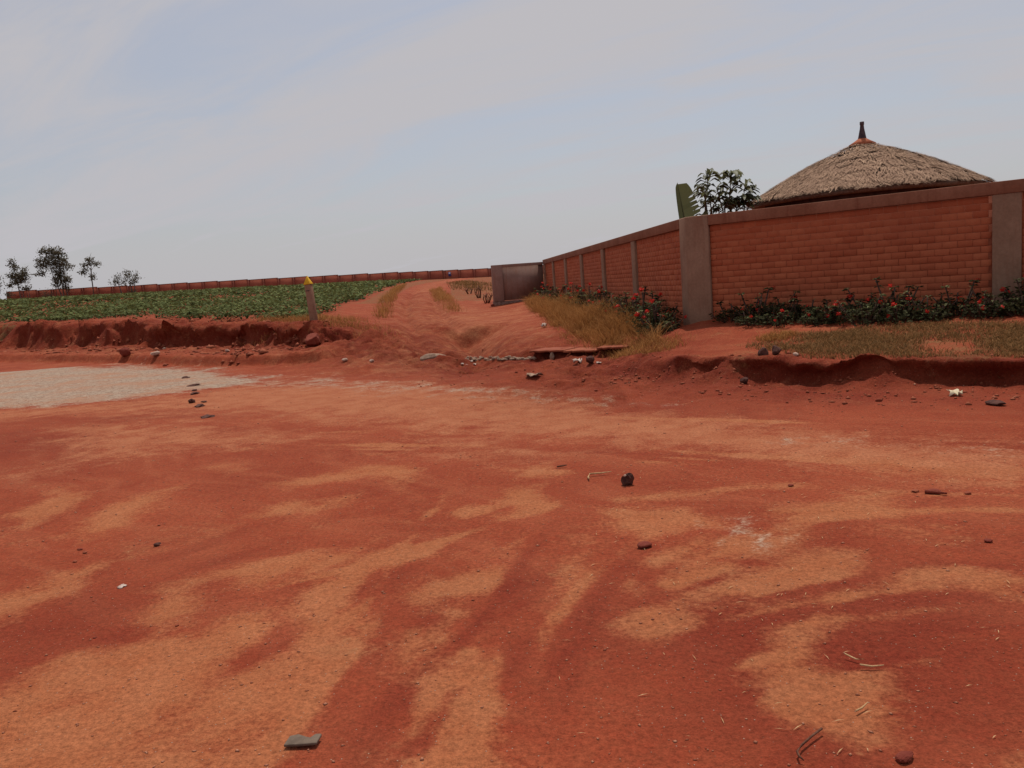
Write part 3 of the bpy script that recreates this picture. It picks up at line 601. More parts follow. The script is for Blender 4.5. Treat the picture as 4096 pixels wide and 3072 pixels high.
# grey return wall across the lane's verge
GA = np.array([-.56, 37.9]); GB = np.array([1.86, 38.3]); d3, L3, az3 = wall_frame(GA, GB); ZG = 2.58
grey = link('rendered_wall', None, loc=(GA[0], GA[1], 0), rotz=az3, label='short grey rendered wall on a stone footing beside the dirt lane', cat='wall')
box_part('panel', M_greyrend, grey, .3, L3, .05, .2, .9, ZG - .13, bev=0)
box_part('pillar', M_greyrend, grey, 0, .5, 0, .25, .88, ZG - .004)
box_part('coping', M_greyrend, grey, .5, L3 - .01, -.01, .25, ZG - .13, ZG)
box_part('footing', M_stone, grey, -.03, L3, .03, .28, .2, .885, bev=.02)
def stone_mesh(name, sz, seed, sub=2, flat=1.0, amp=.28, sharp=False):
    """lumpy stone from a subdivided icosahedron"""
    import bmesh
    bm = bmesh.new(); bmesh.ops.create_icosphere(bm, subdivisions=sub, radius=1.0); rr = random.Random(seed)
    dirs = [(Vector((rr.gauss(0, 1), rr.gauss(0, 1), rr.gauss(0, 1))).normalized(), rr.uniform(.55, .95)) for _ in range(9 if sharp else 6)]
    o1 = rr.uniform(0, 50)
    for v in bm.verts:
        p = v.co.copy(); k = 1.0
        for dv, lim in dirs:
            pr = p.dot(dv)
            if pr > lim: p -= dv * (pr - lim)
        nn = float(fbm(np.array([p.x * 2 + p.z]), np.array([p.y * 2 - p.z]), 1.0, 3, o1)[0]); p *= 1 + amp * nn
        v.co = Vector((p.x * sz[0], p.y * sz[1], p.z * sz[2] * flat))
    me = bpy.data.meshes.new(name); bm.to_mesh(me); bm.free()
    at = me.attributes.new('tone', 'FLOAT', 'POINT'); at.data.foreach_set('value', np.full(len(me.vertices), rr.random(), dtype=np.float32))
    if not sharp: me.polygons.foreach_set('use_smooth', np.ones(len(me.polygons), dtype=bool))
    return me
for k in range(11):
    sx = .05 + k * .19; hh = random.uniform(.10, .14)
    me = stone_mesh('stone', (random.uniform(.09, .12), .07, hh), 300 + k, 2); o = link('stone', me, M_stone, grey); o.location = (sx, .02, .70 + random.uniform(-.03, .05))
m = MB(); m.prism([(-.26, -.02), (.04, -.02), (.04, .2), (-.26, .2)], .35, .62); m.prism([(-.15, -.03), (.03, -.03), (.03, .19), (-.15, .19)], .62, .78)
bevel(link('footing_stub', m.mesh('footing_stub'), M_clod, grey), .03)

# far wall over the brow of the field
YF = 170.0; PWF = 3.15
far = link('brick_wall', None, loc=(-104, YF, 0), label='distant stepped red brick wall along the top of the green field', cat='wall')
mp_ = MB(); mp_.box(0, PWF - .3, 0, .2, -1.2, 1.72); far_panel = mp_.mesh('panel'); far_panel.materials.append(M_farbrick)
mc_ = MB(); mc_.box(0, PWF, -.06, .26, 1.72, 1.84); far_cope = mc_.mesh('coping'); far_cope.materials.append(M_darkcope)
mq_ = MB(); mq_.box(0, .3, -.07, .27, -1.2, 1.72); far_post = mq_.mesh('pillar'); far_post.materials.append(M_farpost)
zs = 0
for k in range(41):
    x = k * PWF; zb = gz(-104 + x + PWF / 2, YF - 1)
    if k % 2 == 0 or k > 26: zs = zb
    for nm, me, xo in (('panel', far_panel, .3), ('coping', far_cope, 0), ('pillar', far_post, 0)):
        o = link(nm, me, None, far); o.location = (x + xo, 0, zs)

# ------------------------------------------------------------------ thatched hut behind the wall
HC = np.array([8.90, 20.0]); HR, HE, HA = 2.72, 3.15, 4.38
hz0 = .7
hut = link('thatched_hut', None, loc=(HC[0], HC[1], 0), label='round hut with conical grey thatched roof behind the brick wall', cat='hut')
m = MB(); m.lathe([(2.3, .4), (2.3, 3.22)], 40); link('wall', m.mesh('wall', True), M_darkwood, hut)
def roof_r(t): return .16 + (HR - .16) * t          # t 0 apex .. 1 eave
def roof_z(t): return HA - (HA - HE) * (t ** .93) + .11 * math.sin(math.pi * t)
m = MB(); m.lathe([(roof_r(t) - .05, roof_z(t) - .045) for t in np.linspace(0, .995, 40)] + [(HR - .15, HE - .12), (2.25, HE + .04), (2.0, HE + .12), (.3, HA - .3)], 56)
roof = link('roof', m.mesh('roof', False), M_thatchbase, hut)
tv, tf, tt = [], [], []; idx = 0
for bi in range(1900):
    tb = math.sqrt(random.uniform(.0, 1.0)) - .03
    ab = random.uniform(0, 2 * math.pi); lb = random.gauss(.03, .012); bt = min(.95, max(.05, random.gauss(.52, .17))); db = random.gauss(0, .10); lnb = random.uniform(.07, .12)
    tb = max(-.02, tb); rb = max(.2, roof_r(max(tb, .02)))
    for k in range(15):
        a = ab + random.gauss(0, .07) / rb; ts = max(0, tb + random.uniform(-.02, .02)); te = min(ts + lnb * random.uniform(.75, 1.15), 1.0 + random.uniform(.0, .055)); w = random.uniform(.006, .012); lift = max(.012, lb + random.gauss(0, .014)); da = db + random.gauss(0, .03)
        if te - ts < .02: continue
        for (tq, aq, lf, wq) in ((ts, a, .004, w), ((ts + te) / 2, a + da * .4 / rb, lift * .8, w), (te, a + da / rb, lift * .9, w * .4)):
            R_ = roof_r(tq); zz = roof_z(min(tq, 1.0)) - max(0, tq - 1) * 1.6 + lf
            for sgn in (-1, 1):
                tv.append((R_ * math.cos(aq) - sgn * wq * math.sin(aq), R_ * math.sin(aq) + sgn * wq * math.cos(aq), zz))
        tf += [(idx, idx + 1, idx + 3, idx + 2), (idx + 2, idx + 3, idx + 5, idx + 4)]
        tn = min(1, max(0, bt + random.gauss(0, .1))); tt += [tn * .6, tn * .6, tn, tn, tn, tn]; idx += 6
link('thatch', mesh_np('thatch', np.array(tv), np.array(tf), {'tone': np.array(tt)}), M_thatch, roof, kind='stuff')
m = MB(); m.lathe([(.30, HA - .04), (.31, HA - .01), (.19, HA + .06), (.10, HA + .12), (.08, HA + .13), (0, HA + .13)], 28)
cap = link('roof_cap', m.mesh('roof_cap', True), M_terracotta, hut)
m = MB(); m.lathe([(.10, HA + .11), (.085, HA + .18), (.05, HA + .36), (.042, HA + .44), (.05, HA + .45), (.05, HA + .52), (0, HA + .52)], 16)
link('finial', m.mesh('finial', True), M_iron, hut)

# ------------------------------------------------------------------ leaf clouds
def leaf_quads(C, size, rng, up=.0, aspect=2.2, tone=None):
    """one pointed leaf (4-corner) per centre, random facing"""
    n = len(C); d = rng.normal(size=(n, 3)); d[:, 2] += up; d /= np.linalg.norm(d, axis=1)[:, None]
    e = rng.normal(size=(n, 3)); e -= (e * d).sum(1)[:, None] * d; e /= np.linalg.norm(e, axis=1)[:, None]
    s = size * rng.uniform(.6, 1.3, n)[:, None]
    Vq = np.stack([C - d * s, C + e * s / aspect, C + d * s, C - e * s / aspect], 1).reshape(-1, 3)
    Fq = np.arange(4 * n).reshape(n, 4)
    tn = rng.random(n) if tone is None else tone
    return Vq, Fq, np.repeat(tn, 4)
def dist_tree(label, base_px, trunks, clusters, dens=1.0, cat='tree', Y=166.0, leaf=.30):
    k = .0139 * Y / 165
    ox, oy = base_px; u, v = ox / 14.75, (950 + oy / 3.687) / 4
    bx = ap(u, v, Y)[0]; bz = gz(bx, Y)
    t = link('field_tree', None, loc=(bx, Y, bz - .1), label=label, cat=cat, group='trees by the distant wall')
    P = lambda p, dy=0: ((p[0] - ox) * k + (p[1] - oy) * k * .072, dy, (oy - p[1]) * k + (p[0] - ox) * k * .072 + .1)
    for tr in trunks:
        m = MB(); dy = random.uniform(-.5, .5); n = len(tr) - 1
        pts = [P(p, dy * i / n) for i, p in enumerate(tr)]; r0 = .12 if len(tr) > 2 else .06
        m.tube([(pts[0][0], pts[0][1], -.3)] + pts, [r0] + [r0 * (1 - .75 * i / n) for i in range(n + 1)], 6)
        for q in range(1, n + 1):
            for _ in range(2):
                e = Vector(pts[q]) + Vector((random.uniform(-1.2, 1.2), random.uniform(-1, 1), random.uniform(.2, 1.3))); m.tube([pts[q], e], [r0 * .4, .02], 5)
        link('trunk', m.mesh('trunk', True), M_bark, t)
    rng = np.random.default_rng(int(ox + 2000)); allC = []; allT = []
    for cx, cy, rx, ry in clusters:
        c0 = np.array(P((cx, cy))); RX, RZ = rx * k, ry * k; nsub = max(6, int(RX * RZ * 21 * dens))
        for _ in range(nsub):
            u_ = rng.normal(size=3); u_ /= np.linalg.norm(u_); u_ *= rng.random() ** .4
            c1 = c0 + u_ * np.array([RX, max(RX, RZ) * .9, RZ]); n = rng.integers(10, 26)
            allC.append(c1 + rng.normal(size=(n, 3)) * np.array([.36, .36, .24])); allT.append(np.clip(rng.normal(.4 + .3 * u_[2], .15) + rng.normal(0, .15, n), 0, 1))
    C = np.concatenate(allC); Vq, Fq, tn = leaf_quads(C, leaf * .62, rng, 0, 2.0, np.concatenate(allT))
    link('crown', mesh_np('crown', Vq, Fq, {'tone': tn}), M_treeleaf, t)
    return t
dist_tree('widest tall tree with several trunks and a lopsided crown in front of distant wall', (940, 860), [[(915, 840), (870, 600), (840, 480), (820, 250)], [(945, 840), (955, 560), (965, 280)], [(1000, 840), (1010, 640), (1030, 450)], [(860, 570), (740, 500)]],
  [(820, 165, 95, 60), (980, 225, 100, 85), (720, 330, 60, 100), (850, 330, 100, 100), (1010, 360, 100, 110), (690, 470, 60, 42), (1120, 430, 52, 42), (930, 480, 80, 80), (960, 600, 100, 90), (1060, 620, 50, 50), (860, 640, 42, 50), (1000, 720, 55, 50)])
dist_tree('bushy multi-trunked tree with a narrow top in front of the distant wall', (370, 890), [[(310, 860), (305, 640), (300, 400)], [(355, 860), (350, 600)], [(415, 860), (425, 560)], [(445, 860), (440, 650)]],
  [(300, 335, 50, 48), (305, 420, 60, 50), (245, 520, 60, 62), (340, 560, 90, 80), (435, 490, 60, 70), (420, 600, 60, 80), (300, 650, 80, 60), (180, 670, 34, 34), (170, 790, 44, 30), (420, 740, 55, 50)], .9)
dist_tree('slender tree with bare straight trunk and small drooping top', (1385, 840), [[(1385, 830), (1395, 600), (1418, 420), (1410, 300)], [(1415, 430), (1330, 410)], [(1415, 470), (1500, 400)]],
  [(1408, 310, 58, 46), (1455, 360, 50, 30), (1530, 400, 28, 32), (1330, 432, 50, 28), (1300, 482, 22, 20), (1412, 560, 20, 50), (1365, 385, 44, 24)], .75)
dist_tree('smallest thin tree beside a fuller small one at distant wall', (1795, 790), [[(1795, 770), (1778, 640), (1775, 540)], [(1785, 680), (1840, 620)]], [(1780, 528, 60, 30), (1722, 602, 30, 24), (1850, 620, 46, 40), (1785, 575, 46, 30)], .6, leaf=.27)
dist_tree('small airy double-stemmed tree with dark scrub at its foot', (1960, 800), [[(1948, 780), (1945, 600), (1950, 470)], [(1990, 780), (2010, 640), (2060, 540)]], [(1950, 480, 50, 56), (2062, 532, 50, 42), (1930, 560, 50, 50), (2010, 600, 58, 46), (1960, 640, 46, 32), (1965, 775, 55, 26)], .7, leaf=.27)
dist_tree('dark dense tree standing beyond the end of the distant wall', (-5, 915), [[(0, 910), (-5, 700), (-15, 450)], [(-30, 910), (-40, 600)]], [(-20, 440, 40, 60), (-30, 520, 60, 70), (20, 585, 52, 50), (0, 690, 46, 50), (-50, 680, 60, 90), (-10, 780, 34, 34)], 1.0)
def low_shrub(name, label, px, Y, rx, rz, mat, n=500, leaf=.22, cat='shrub'):
    x = ap(px[0], px[1], Y)[0]; t = link(name, None, loc=(x, Y, gz(x, Y)), label=label, cat=cat)
    rng = np.random.default_rng(int(px[0] * 7)); C = rng.normal(size=(n, 3)) * np.array([rx, rx * .8, rz]) * .5; C[:, 2] = np.abs(C[:, 2]) * 1.4 + .05
    Vq, Fq, tn = leaf_quads(C, leaf * .5, rng); link('foliage', mesh_np('foliage', Vq, Fq, {'tone': tn}), mat, t)
    m = MB()
    for k in range(4): m.tube([(0, 0, -.1), (random.uniform(-.3, .3) * rx, random.uniform(-.3, .3) * rx, rz * .7)], [.03, .012], 5)
    link('stem', m.mesh('stem'), M_bark, t)
low_shrub('low_shrub', 'low dark green shrub between two tall trees at the distant wall', (48, 297), 162, 1.4, 1.2, M_treeleaf)

# small things against the far wall
def farx(u): return ap(u, 278, YF)[0]
m = MB(); m.box(-.28, .28, -.02, .02, 0, .8); bs = link('notice_board', None, loc=(farx(450), YF - .2, gz(farx(450), YF) + .55), label='small blue and white board on the distant brick wall', cat='sign')
link('board', m.mesh('board'), M_blue, bs); m = MB(); m.box(-.2, .2, -.05, -.024, .42, .7); link('white_panel', m.mesh('white_panel'), M_white, bs); m = MB(); m.box(-.04, .04, -.015, .015, -1.0, 0.0); link('leg', m.mesh('leg'), M_bark, bs)
m = MB(); xq = farx(444.5); m.tube([(0, 0, -.3), (-.12, 0, 1.2), (-.28, 0, 1.9)], [.08, .07, .05], 7); m.tube([(-.1, 0, 1.1), (.25, 0, 1.75)], [.05, .04], 6)
link('leaning_post', m.mesh('leaning_post'), M_twig, loc=(xq, YF - 2, gz(xq, YF - 2)), label='leaning forked wooden post where the lane meets the distant wall', cat='post')

# ------------------------------------------------------------------ plants over the wall
bx, by, bz = ap(688, 216, 18.6)[0], 18.6, .7
def cpx(x, y): return ((2650 + x / 4.424) / 4, (640 + y / 4.424) / 4)
ban = link('banana_plant', None, loc=(bx, by, bz), label='banana plant with one upright torn leaf above the wall corner', cat='plant')
def leaf_blade(base, tip, width, slits, mat, name, parent, bend=(0, 0, 0), nseg=26, fold=.25):
    b, t_ = Vector(base), Vector(tip); ax = (t_ - b); side = ax.cross(Vector((0, 1, .15))).normalized(); nr = side.cross(ax).normalized(); m = MB(); mid = []
    for i in range(nseg + 1):
        q = i / nseg; mid.append(b + ax * q + Vector(bend) * (q * q))
    m.tube([tuple(p) for p in mid], [.022 * (1 - .8 * i / nseg) for i in range(nseg + 1)], 5, tone=.9)
    wf = lambda q: width * (min(1, q * 5) ** .6) * (max(0, 1 - q) ** .28) * (1.0 if q < .96 else .75)
    cuts = [0.0] + [q / nseg for q in slits] + [1.0]; pos = lambda q: b + ax * q + Vector(bend) * (q * q); fwd = ax.normalized() * width * .22; dn = nr * (-fold * width * .5)
    for sg in (-1, 1):
        cc = cuts if sg < 0 else [0.0, .5, 1.0]; ww = 1.25 if sg < 0 else .4
        for q0, q1 in zip(cc[:-1], cc[1:]):
            n_ = max(2, int((q1 - q0) * nseg)); qs = [q0 + (q1 - q0) * i / n_ for i in range(n_ + 1)]; g_ = .34 if sg < 0 and len(cc) > 3 else .0; tn = random.uniform(.25, .8)
            inner = [pos(q) for q in qs]; qo = [q0 + (q1 - q0) * (g_ / 2 + (1 - g_) * i / n_) for i in range(n_ + 1)]
            midv = [pos(q) + side * sg * wf(q) * ww * .55 + dn * .35 + fwd * .5 for q in qs]
            outer = [pos(q) + side * sg * wf(q) * ww + dn + fwd for q in qo]
            m.add(inner + midv + outer, [(i, i + 1, n_ + 2 + i, n_ + 1 + i) for i in range(n_)] + [(n_ + 1 + i, n_ + 2 + i, 2 * n_ + 3 + i, 2 * n_ + 2 + i) for i in range(n_)], tone=tn)
    return link(name, m.mesh(name), mat, parent)
p_top = ap(678, 186, 18.6); p_bot = ap(688, 217, 18.6)
leaf_blade((p_bot[0] - bx, 0, p_bot[2] - bz - .6), (p_top[0] - bx, 0, p_top[2] - bz), .36, (11, 13, 15, 17, 19), M_banana, 'leaf', ban)
p2 = ap(702, 210, 18.6)
leaf_blade((.0, 0, 1.2), (p2[0] - bx + .05, -.1, p2[2] - bz + .12), .14, (8, 13, 17), M_banana, 'leaf', ban, (0, 0, -.15))
leaf_blade((.0, 0, 1.1), (-.1, .5, 1.9), .14, (9, 15), M_banana, 'leaf', ban, (0, .2, -.2))
m = MB(); m.tube([(0.05, 0, -.2), (.02, 0, .7), (0, 0, 1.25)], [.12, .10, .06], 10); link('stem', m.mesh('stem', True), M_banana, ban)
SHX = ap(725, 210, 18.9)[0]
sh = link('leafy_shrub', None, loc=(SHX, 18.9, .7), label='tall shrub with long drooping dark leaves above the wall beside hut', cat='shrub')
def branch(px_pts, Y, nleaf, llen):
    pts = [Vector(ap(u, v, Y)) - Vector((SHX, 18.9, .7)) for u, v in px_pts]; m = MB(); pts = [Vector((pts[0].x * .5, pts[0].y * .5, .0))] + pts
    m.tube([tuple(p) for p in pts], [.022 - .014 * i / (len(pts) - 1) for i in range(len(pts))], 5); link('branch', m.mesh('branch'), M_eustem, sh)
    L = MB()
    for k in range(nleaf):
        q = random.uniform(.9, len(pts) - 1.001) if k > 3 else len(pts) - 1.02; i = int(q); p = pts[i].lerp(pts[i + 1], q - i)
        a = random.uniform(0, 2 * math.pi); o = Vector((math.cos(a), math.sin(a) * .8, random.uniform(.2, .9))).normalized(); ln = llen * random.uniform(.7, 1.25); w = ln * .15
        s1 = o.cross(Vector((0, 0, 1))).normalized(); p1 = p + o * ln * .5; o2 = (o + Vector((0, 0, -1.0))).normalized(); p2_ = p1 + o2 * ln * .3; p3 = p2_ + (o2 + Vector((0, 0, -.5))).normalized() * ln * .25
        L.add([p, p1 + s1 * w, p2_ + s1 * w * .8, p3, p2_ - s1 * w * .8, p1 - s1 * w, p1 - Vector((0, 0, w * .5)), p2_ - Vector((0, 0, w * .5))], [(0, 6, 1), (0, 5, 6), (1, 6, 7, 2), (5, 4, 7, 6), (2, 7, 3), (4, 3, 7)])
    link('leaves', L.mesh('leaves'), M_shrubleaf, sh, kind='stuff')
for pp, n, l in (([(760, 960), (750, 600), (800, 400), (785, 270)], 26, .27), ([(760, 700), (710, 540), (650, 480)], 13, .24), ([(1070, 900), (1000, 650), (950, 480)], 20, .26), ([(1100, 850), (1190, 650), (1200, 400), (1190, 240)], 20, .32),
                 ([(1190, 600), (1270, 440), (1380, 340)], 9, .26), ([(1300, 880), (1430, 700), (1460, 440)], 20, .27), ([(1450, 750), (1500, 580), (1600, 500)], 14, .26), ([(1000, 930), (1200, 790), (1350, 720)], 24, .26), ([(870, 900), (830, 680), (720, 620)], 16, .25), ([(1500, 880), (1550, 740), (1620, 700)], 16, .26),
                 ([(850, 940), (900, 800), (960, 700)], 16, .24), ([(1200, 900), (1300, 800), (1400, 780)], 22, .26)):
    pp = [cpx(*q) for q in pp]
    branch(pp, random.uniform(18.6, 19.2), int(n * 1.15), l * 1.3)

# ------------------------------------------------------------------ crown-of-thorns along the walls
def make_euphorbia(seed, h, ns, nf, spread):
    rr = random.Random(seed); st = []; leaves = MB(); fl = []
    for k in range(ns):
        a = rr.uniform(0, 2 * math.pi); rad = spread * rr.random() ** .6; hh = h * (.3 + .75 * rr.random() ** 1.8)
        p0 = Vector((.25 * rad * math.cos(a), .25 * rad * math.sin(a), -.06)); p1 = Vector((.7 * rad * math.cos(a), .7 * rad * math.sin(a), hh * .5)); p2_ = Vector((rad * math.cos(a) + rr.uniform(-.05, .05), rad * math.sin(a) + rr.uniform(-.05, .05), hh))
        m = MB(); m.tube([p0, p1, p2_], [.016, .015, .012], 5)
        for q in range(int(hh / .05)):
            z = q / max(1, int(hh / .05)); c0 = p0.lerp(p1, z * 2) if z < .5 else p1.lerp(p2_, z * 2 - 1); b = rr.uniform(0, 6.28); dv = Vector((math.cos(b), math.sin(b), .2))
            m.add([c0 + Vector((0, 0, .008)), c0 - Vector((0, 0, .008)), c0 + dv * .035], [(0, 1, 2)])
        st.append(m.mesh('stem'))
        for lev in range(3):
            c0 = p2_ if lev == 0 else p1.lerp(p2_, rr.uniform(0, .9)); n = rr.randint(6, 11) if lev == 0 else rr.randint(3, 6)
            if lev == 0 and rr.random() < .25: n = 1
            for q in range(n):
                b = rr.uniform(0, 6.28); dv = Vector((math.cos(b), math.sin(b), rr.uniform(-.1, .8))).normalized(); ln = rr.uniform(.055, .11); sd = dv.cross(Vector((0, 0, 1))).normalized() * ln * .24
                dr = Vector((0, 0, -ln * .25)); tn = rr.random()
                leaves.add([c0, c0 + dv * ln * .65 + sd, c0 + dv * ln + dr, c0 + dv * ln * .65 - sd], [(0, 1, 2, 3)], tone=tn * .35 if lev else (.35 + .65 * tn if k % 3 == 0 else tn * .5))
        # litter of small twigs and leaves low in the plant
        for q in range(26):
            b = rr.uniform(0, 6.28); r0 = spread * rr.random() ** .5; c0 = Vector((r0 * math.cos(b), r0 * math.sin(b), rr.uniform(.02, h * .5))); dv = Vector((rr.gauss(0, 1), rr.gauss(0, 1), rr.gauss(0, .7))).normalized(); ln = rr.uniform(.04, .09); sd = dv.orthogonal().normalized() * ln * .25
            leaves.add([c0, c0 + dv * ln * .6 + sd, c0 + dv * ln, c0 + dv * ln * .6 - sd], [(0, 1, 2, 3)], tone=rr.random() * .45)
        if k < nf:
            f = MB(); c0 = p2_ + Vector((rr.uniform(-.08, .08), rr.uniform(-.08, .08), rr.uniform(-.05, .05))); f.lathe([(0, -.025), (.02, -.015), (.026, 0), (.02, .018), (0, .026)], 7, tone=.3, c=tuple(c0))
            for q in range(rr.randint(9, 14)):
                dv = Vector((rr.gauss(0, 1), rr.gauss(0, 1), abs(rr.gauss(.3, .8)))).normalized(); cc = c0 + dv * rr.uniform(.02, .05)
                for sg in (0, 1):
                    t1 = dv.orthogonal().normalized(); t1.rotate(Matrix.Rotation(rr.uniform(0, 3.1), 3, dv)); t2 = dv.cross(t1); w = rr.uniform(.015, .024)
                    f.add([cc, cc + t1 * w + t2 * w * .6, cc + t1 * w * 1.7, cc + t1 * w - t2 * w * .6], [(0, 1, 2, 3)])
            fl.append(f.mesh('flower'))
    for x in st: x.materials.append(M_eustem)
    for x in fl: x.materials.append(M_flower)
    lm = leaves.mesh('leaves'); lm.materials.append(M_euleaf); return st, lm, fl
EU = [make_euphorbia(11, .6, 11, 3, .36), make_euphorbia(12, .46, 12, 4, .42), make_euphorbia(13, .8, 10, 3, .34), make_euphorbia(14, .54, 13, 3, .44), make_euphorbia(15, .7, 12, 6, .4), make_euphorbia(16, .40, 10, 1, .38)]
EU_WORD = ['medium-height', 'low spreading', 'tall bare-stemmed', 'broad dense', 'heavily flowering', 'small nearly flowerless']
def plant_eu(x, y, k, sc, label, group):
    t = link('thorny_euphorbia', None, loc=(x, y, gz(x, y)), rotz=random.uniform(0, 6.28), label=label, cat='plant', group=group); t.scale = (sc, sc, sc); st, lm, fl = EU[k]
    for me in st: link('stem', me, None, t)
    link('leaves', lm, None, t, kind='stuff')
    for me in fl: link('flower', me, None, t)
o_n = -np.array([-d[1], d[0]])                       # towards the road from the front wall
s = 1.0; k = 0
seq = [5, 0, 3, 5, 1, 3, 4, 3, 0, 1, 4, 2, 4, 3, 4, 1, 4, 2, 3, 0, 4, 1, 3, 4]
while s < 10.2:
    off = .56 + random.uniform(-.2, .3); p = CORNER + d * s + o_n * off
    plant_eu(p[0], p[1], seq[k % len(seq)], random.uniform(.88, 1.08), EU_WORD[seq[k % len(seq)]] + ' thorny euphorbia at the foot of the road-facing brick wall', 'euphorbias along the front wall')
    s += random.uniform(.34, .6); k += 1
s = 1.5; k = 0; low_seq = [5, 1, 5, 3, 1, 5, 3, 5, 1, 3]
while s < 10.2:
    p = CORNER + d * s + o_n * (.95 + random.uniform(-.12, .12)); kk = low_seq[k % 10]
    plant_eu(p[0], p[1], kk, random.uniform(.7, .95), EU_WORD[kk] + ' thorny euphorbia in the outer row facing the verge grass', 'euphorbias along the verge'); s += random.uniform(.4, .85); k += 1
l_n = -n2; s = L2 + .25
seq2 = [3, 4, 1, 2, 4, 3, 0, 4, 1, 3, 4, 0, 2]
k = 0
while s > 1.2:
    off = .42 + random.uniform(-.12, .2); p = LEND + d2 * min(s, L2 - .05) + l_n * off
    plant_eu(p[0], p[1], seq2[k % len(seq2)], random.uniform(.95, 1.3), EU_WORD[seq2[k % len(seq2)]] + ' thorny euphorbia against the brick wall that follows the lane', 'euphorbias along the lane wall')
    s -= random.uniform(.55, .85) if s > 8 else random.uniform(.9, 1.4); k += 1

# ------------------------------------------------------------------ grasses
def blades(name, x, y, h, w, mat, lean=.5, tone=(.0, 1.0), label=None, cat='grass', seed=1, wind=(0, 0), tuft=0.0):
    rng = np.random.default_rng(seed); n = len(x); z = gzs(x, y) - .01; B = np.stack([x, y, z], 1)
    a = rng.uniform(0, 2 * math.pi, n); hh = h * rng.uniform(.5, 1.2, n); gxn = fbm(x, y, 1.5, 2, 90) * tuft; gyn = fbm(x, y, 1.5, 2, 95) * tuft; hh = hh * (1 + 1.6 * (tuft > 0) * fbm(x, y, 1.1, 3, 97)); ld = np.stack([np.cos(a) * rng.random(n) * lean + wind[0] + gxn, np.sin(a) * rng.random(n) * lean + wind[1] + gyn, np.ones(n)], 1); ld /= np.linalg.norm(ld, axis=1)[:, None]
    b = rng.uniform(0, math.pi, n); sd = np.stack([np.cos(b), np.sin(b), np.zeros(n)], 1) * (w * rng.uniform(.6, 1.3, n))[:, None]
    mid = B + ld * (hh * .55)[:, None]; ld2 = ld + np.stack([np.cos(a), np.sin(a), -.4 * np.ones(n)], 1) * lean * .8; ld2 /= np.linalg.norm(ld2, axis=1)[:, None]; tip = mid + ld2 * (hh * .5)[:, None]
    Vb = np.stack([B - sd, B + sd, mid - sd * .7, mid + sd * .7, tip], 1).reshape(-1, 3); i0 = np.arange(n) * 5
    q = np.stack([i0, i0 + 1, i0 + 3, i0 + 2], 1); tr = np.stack([i0 + 2, i0 + 3, i0 + 4], 1)
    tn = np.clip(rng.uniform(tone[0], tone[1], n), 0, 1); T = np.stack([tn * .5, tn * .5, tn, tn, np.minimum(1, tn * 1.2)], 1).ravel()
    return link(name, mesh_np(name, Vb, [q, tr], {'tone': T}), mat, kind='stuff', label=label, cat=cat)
def scatter_px(poly, z0, n, seed, clump=0.0, nclump=20, sig=.25, edge=0.0, patchy=0.0):
    rng = np.random.default_rng(seed); P = np.array([onground(u, v)[:2] for u, v in poly]); out = []
    lo, hi = P.min(0), P.max(0)
    for _ in range(60):
        if sum(len(o) for o in out) >= n: break
        q = rng.uniform(lo, hi, (n * 2, 2)); q = q[inside(q[:, 0], q[:, 1], P)]; out.append(q)
    q = np.concatenate(out)[:n]
    if clump:
        cc = q[:nclump]; m = rng.random(n) < clump; idx = rng.integers(0, nclump, n); q[m] = cc[idx[m]] + rng.normal(0, sig, (m.sum(), 2))
    if edge:
        dd, _, _ = poly_sd(q[:, 0], q[:, 1], P, True); ins = inside(q[:, 0], q[:, 1], P); pr = np.clip(np.where(ins, dd, -dd) / edge + .15, 0, 1)
        if patchy: pr = pr * np.clip(.6 + patchy * fbm(q[:, 0], q[:, 1], 1.4, 4, 3), 0.02, 1)
        q = q[rng.random(len(q)) < pr]
    return q[:, 0], q[:, 1]
x, y = scatter_px([(524, 303), (545, 301), (600, 308), (630, 316), (658, 334), (662, 346), (628, 353), (600, 350), (572, 340), (548, 325), (528, 311)], .5, 30000, 5, .85, 110, .2, .4, 1.2)
blades('dry_grass', x, y, .52, .005, M_drygrass, .9, tone=(0, .85), tuft=2.6, label='mound of tall golden dry grass at the foot of the lane wall', seed=5, wind=(-.3, -.3))
x, y = scatter_px([(548, 322), (600, 332), (640, 345), (690, 345), (640, 356), (590, 345)], .4, 3500, 6, .7, 60, .2)
blades('sparse_grass', x, y, .2, .005, M_drygrass, .9, label='thin dry grass trailing below the golden mound onto bare earth', seed=6)
x, y = scatter_px([(735, 347), (790, 335), (870, 326), (950, 322), (1060, 322), (1090, 345), (1090, 374), (980, 371), (900, 367), (850, 360), (790, 358)], .45, 60000, 7, .7, 900, .14, .7, 2.6)
blades('verge_grass', x, y, .095, .005, M_lawn, 1.1, label='parched low verge grass along the top of the roadside bank', seed=7)
x, y = scatter_px([(760, 338), (775, 331), (792, 334), (790, 341), (770, 343)], .5, 900, 8, .9, 4, .1)
blades('grass_tuft', x, y, .14, .005, M_drygrass, 1.0, label='pale dry grass tuft on bare earth below the front wall', seed=8)
x, y = scatter_px([(372, 318), (380, 300), (395, 288), (408, 284), (398, 296), (396, 310), (390, 320)], .8, 12000, 9, .6, 140, .4, .8, 1.4)
blades('lane_grass', x, y, .4, .008, M_drygrass, .6, tone=(.1, .9), label='tall tawny grass strip between the green field and the lane', seed=9)
x, y = scatter_px([(428, 290), (440, 287), (455, 300), (466, 312), (450, 314), (436, 304)], .9, 12000, 10, .6, 140, .5, .8, 1.4)
blades('lane_grass', x, y, .3, .008, M_drygrass, .7, tone=(.1, .9), label='tawny grass strip growing between the wheel tracks of the lane', seed=10)
x, y = scatter_px([(255, 322), (320, 318), (380, 328), (385, 340), (340, 338), (300, 335), (262, 332)], .7, 2600, 11, .85, 40, .3)
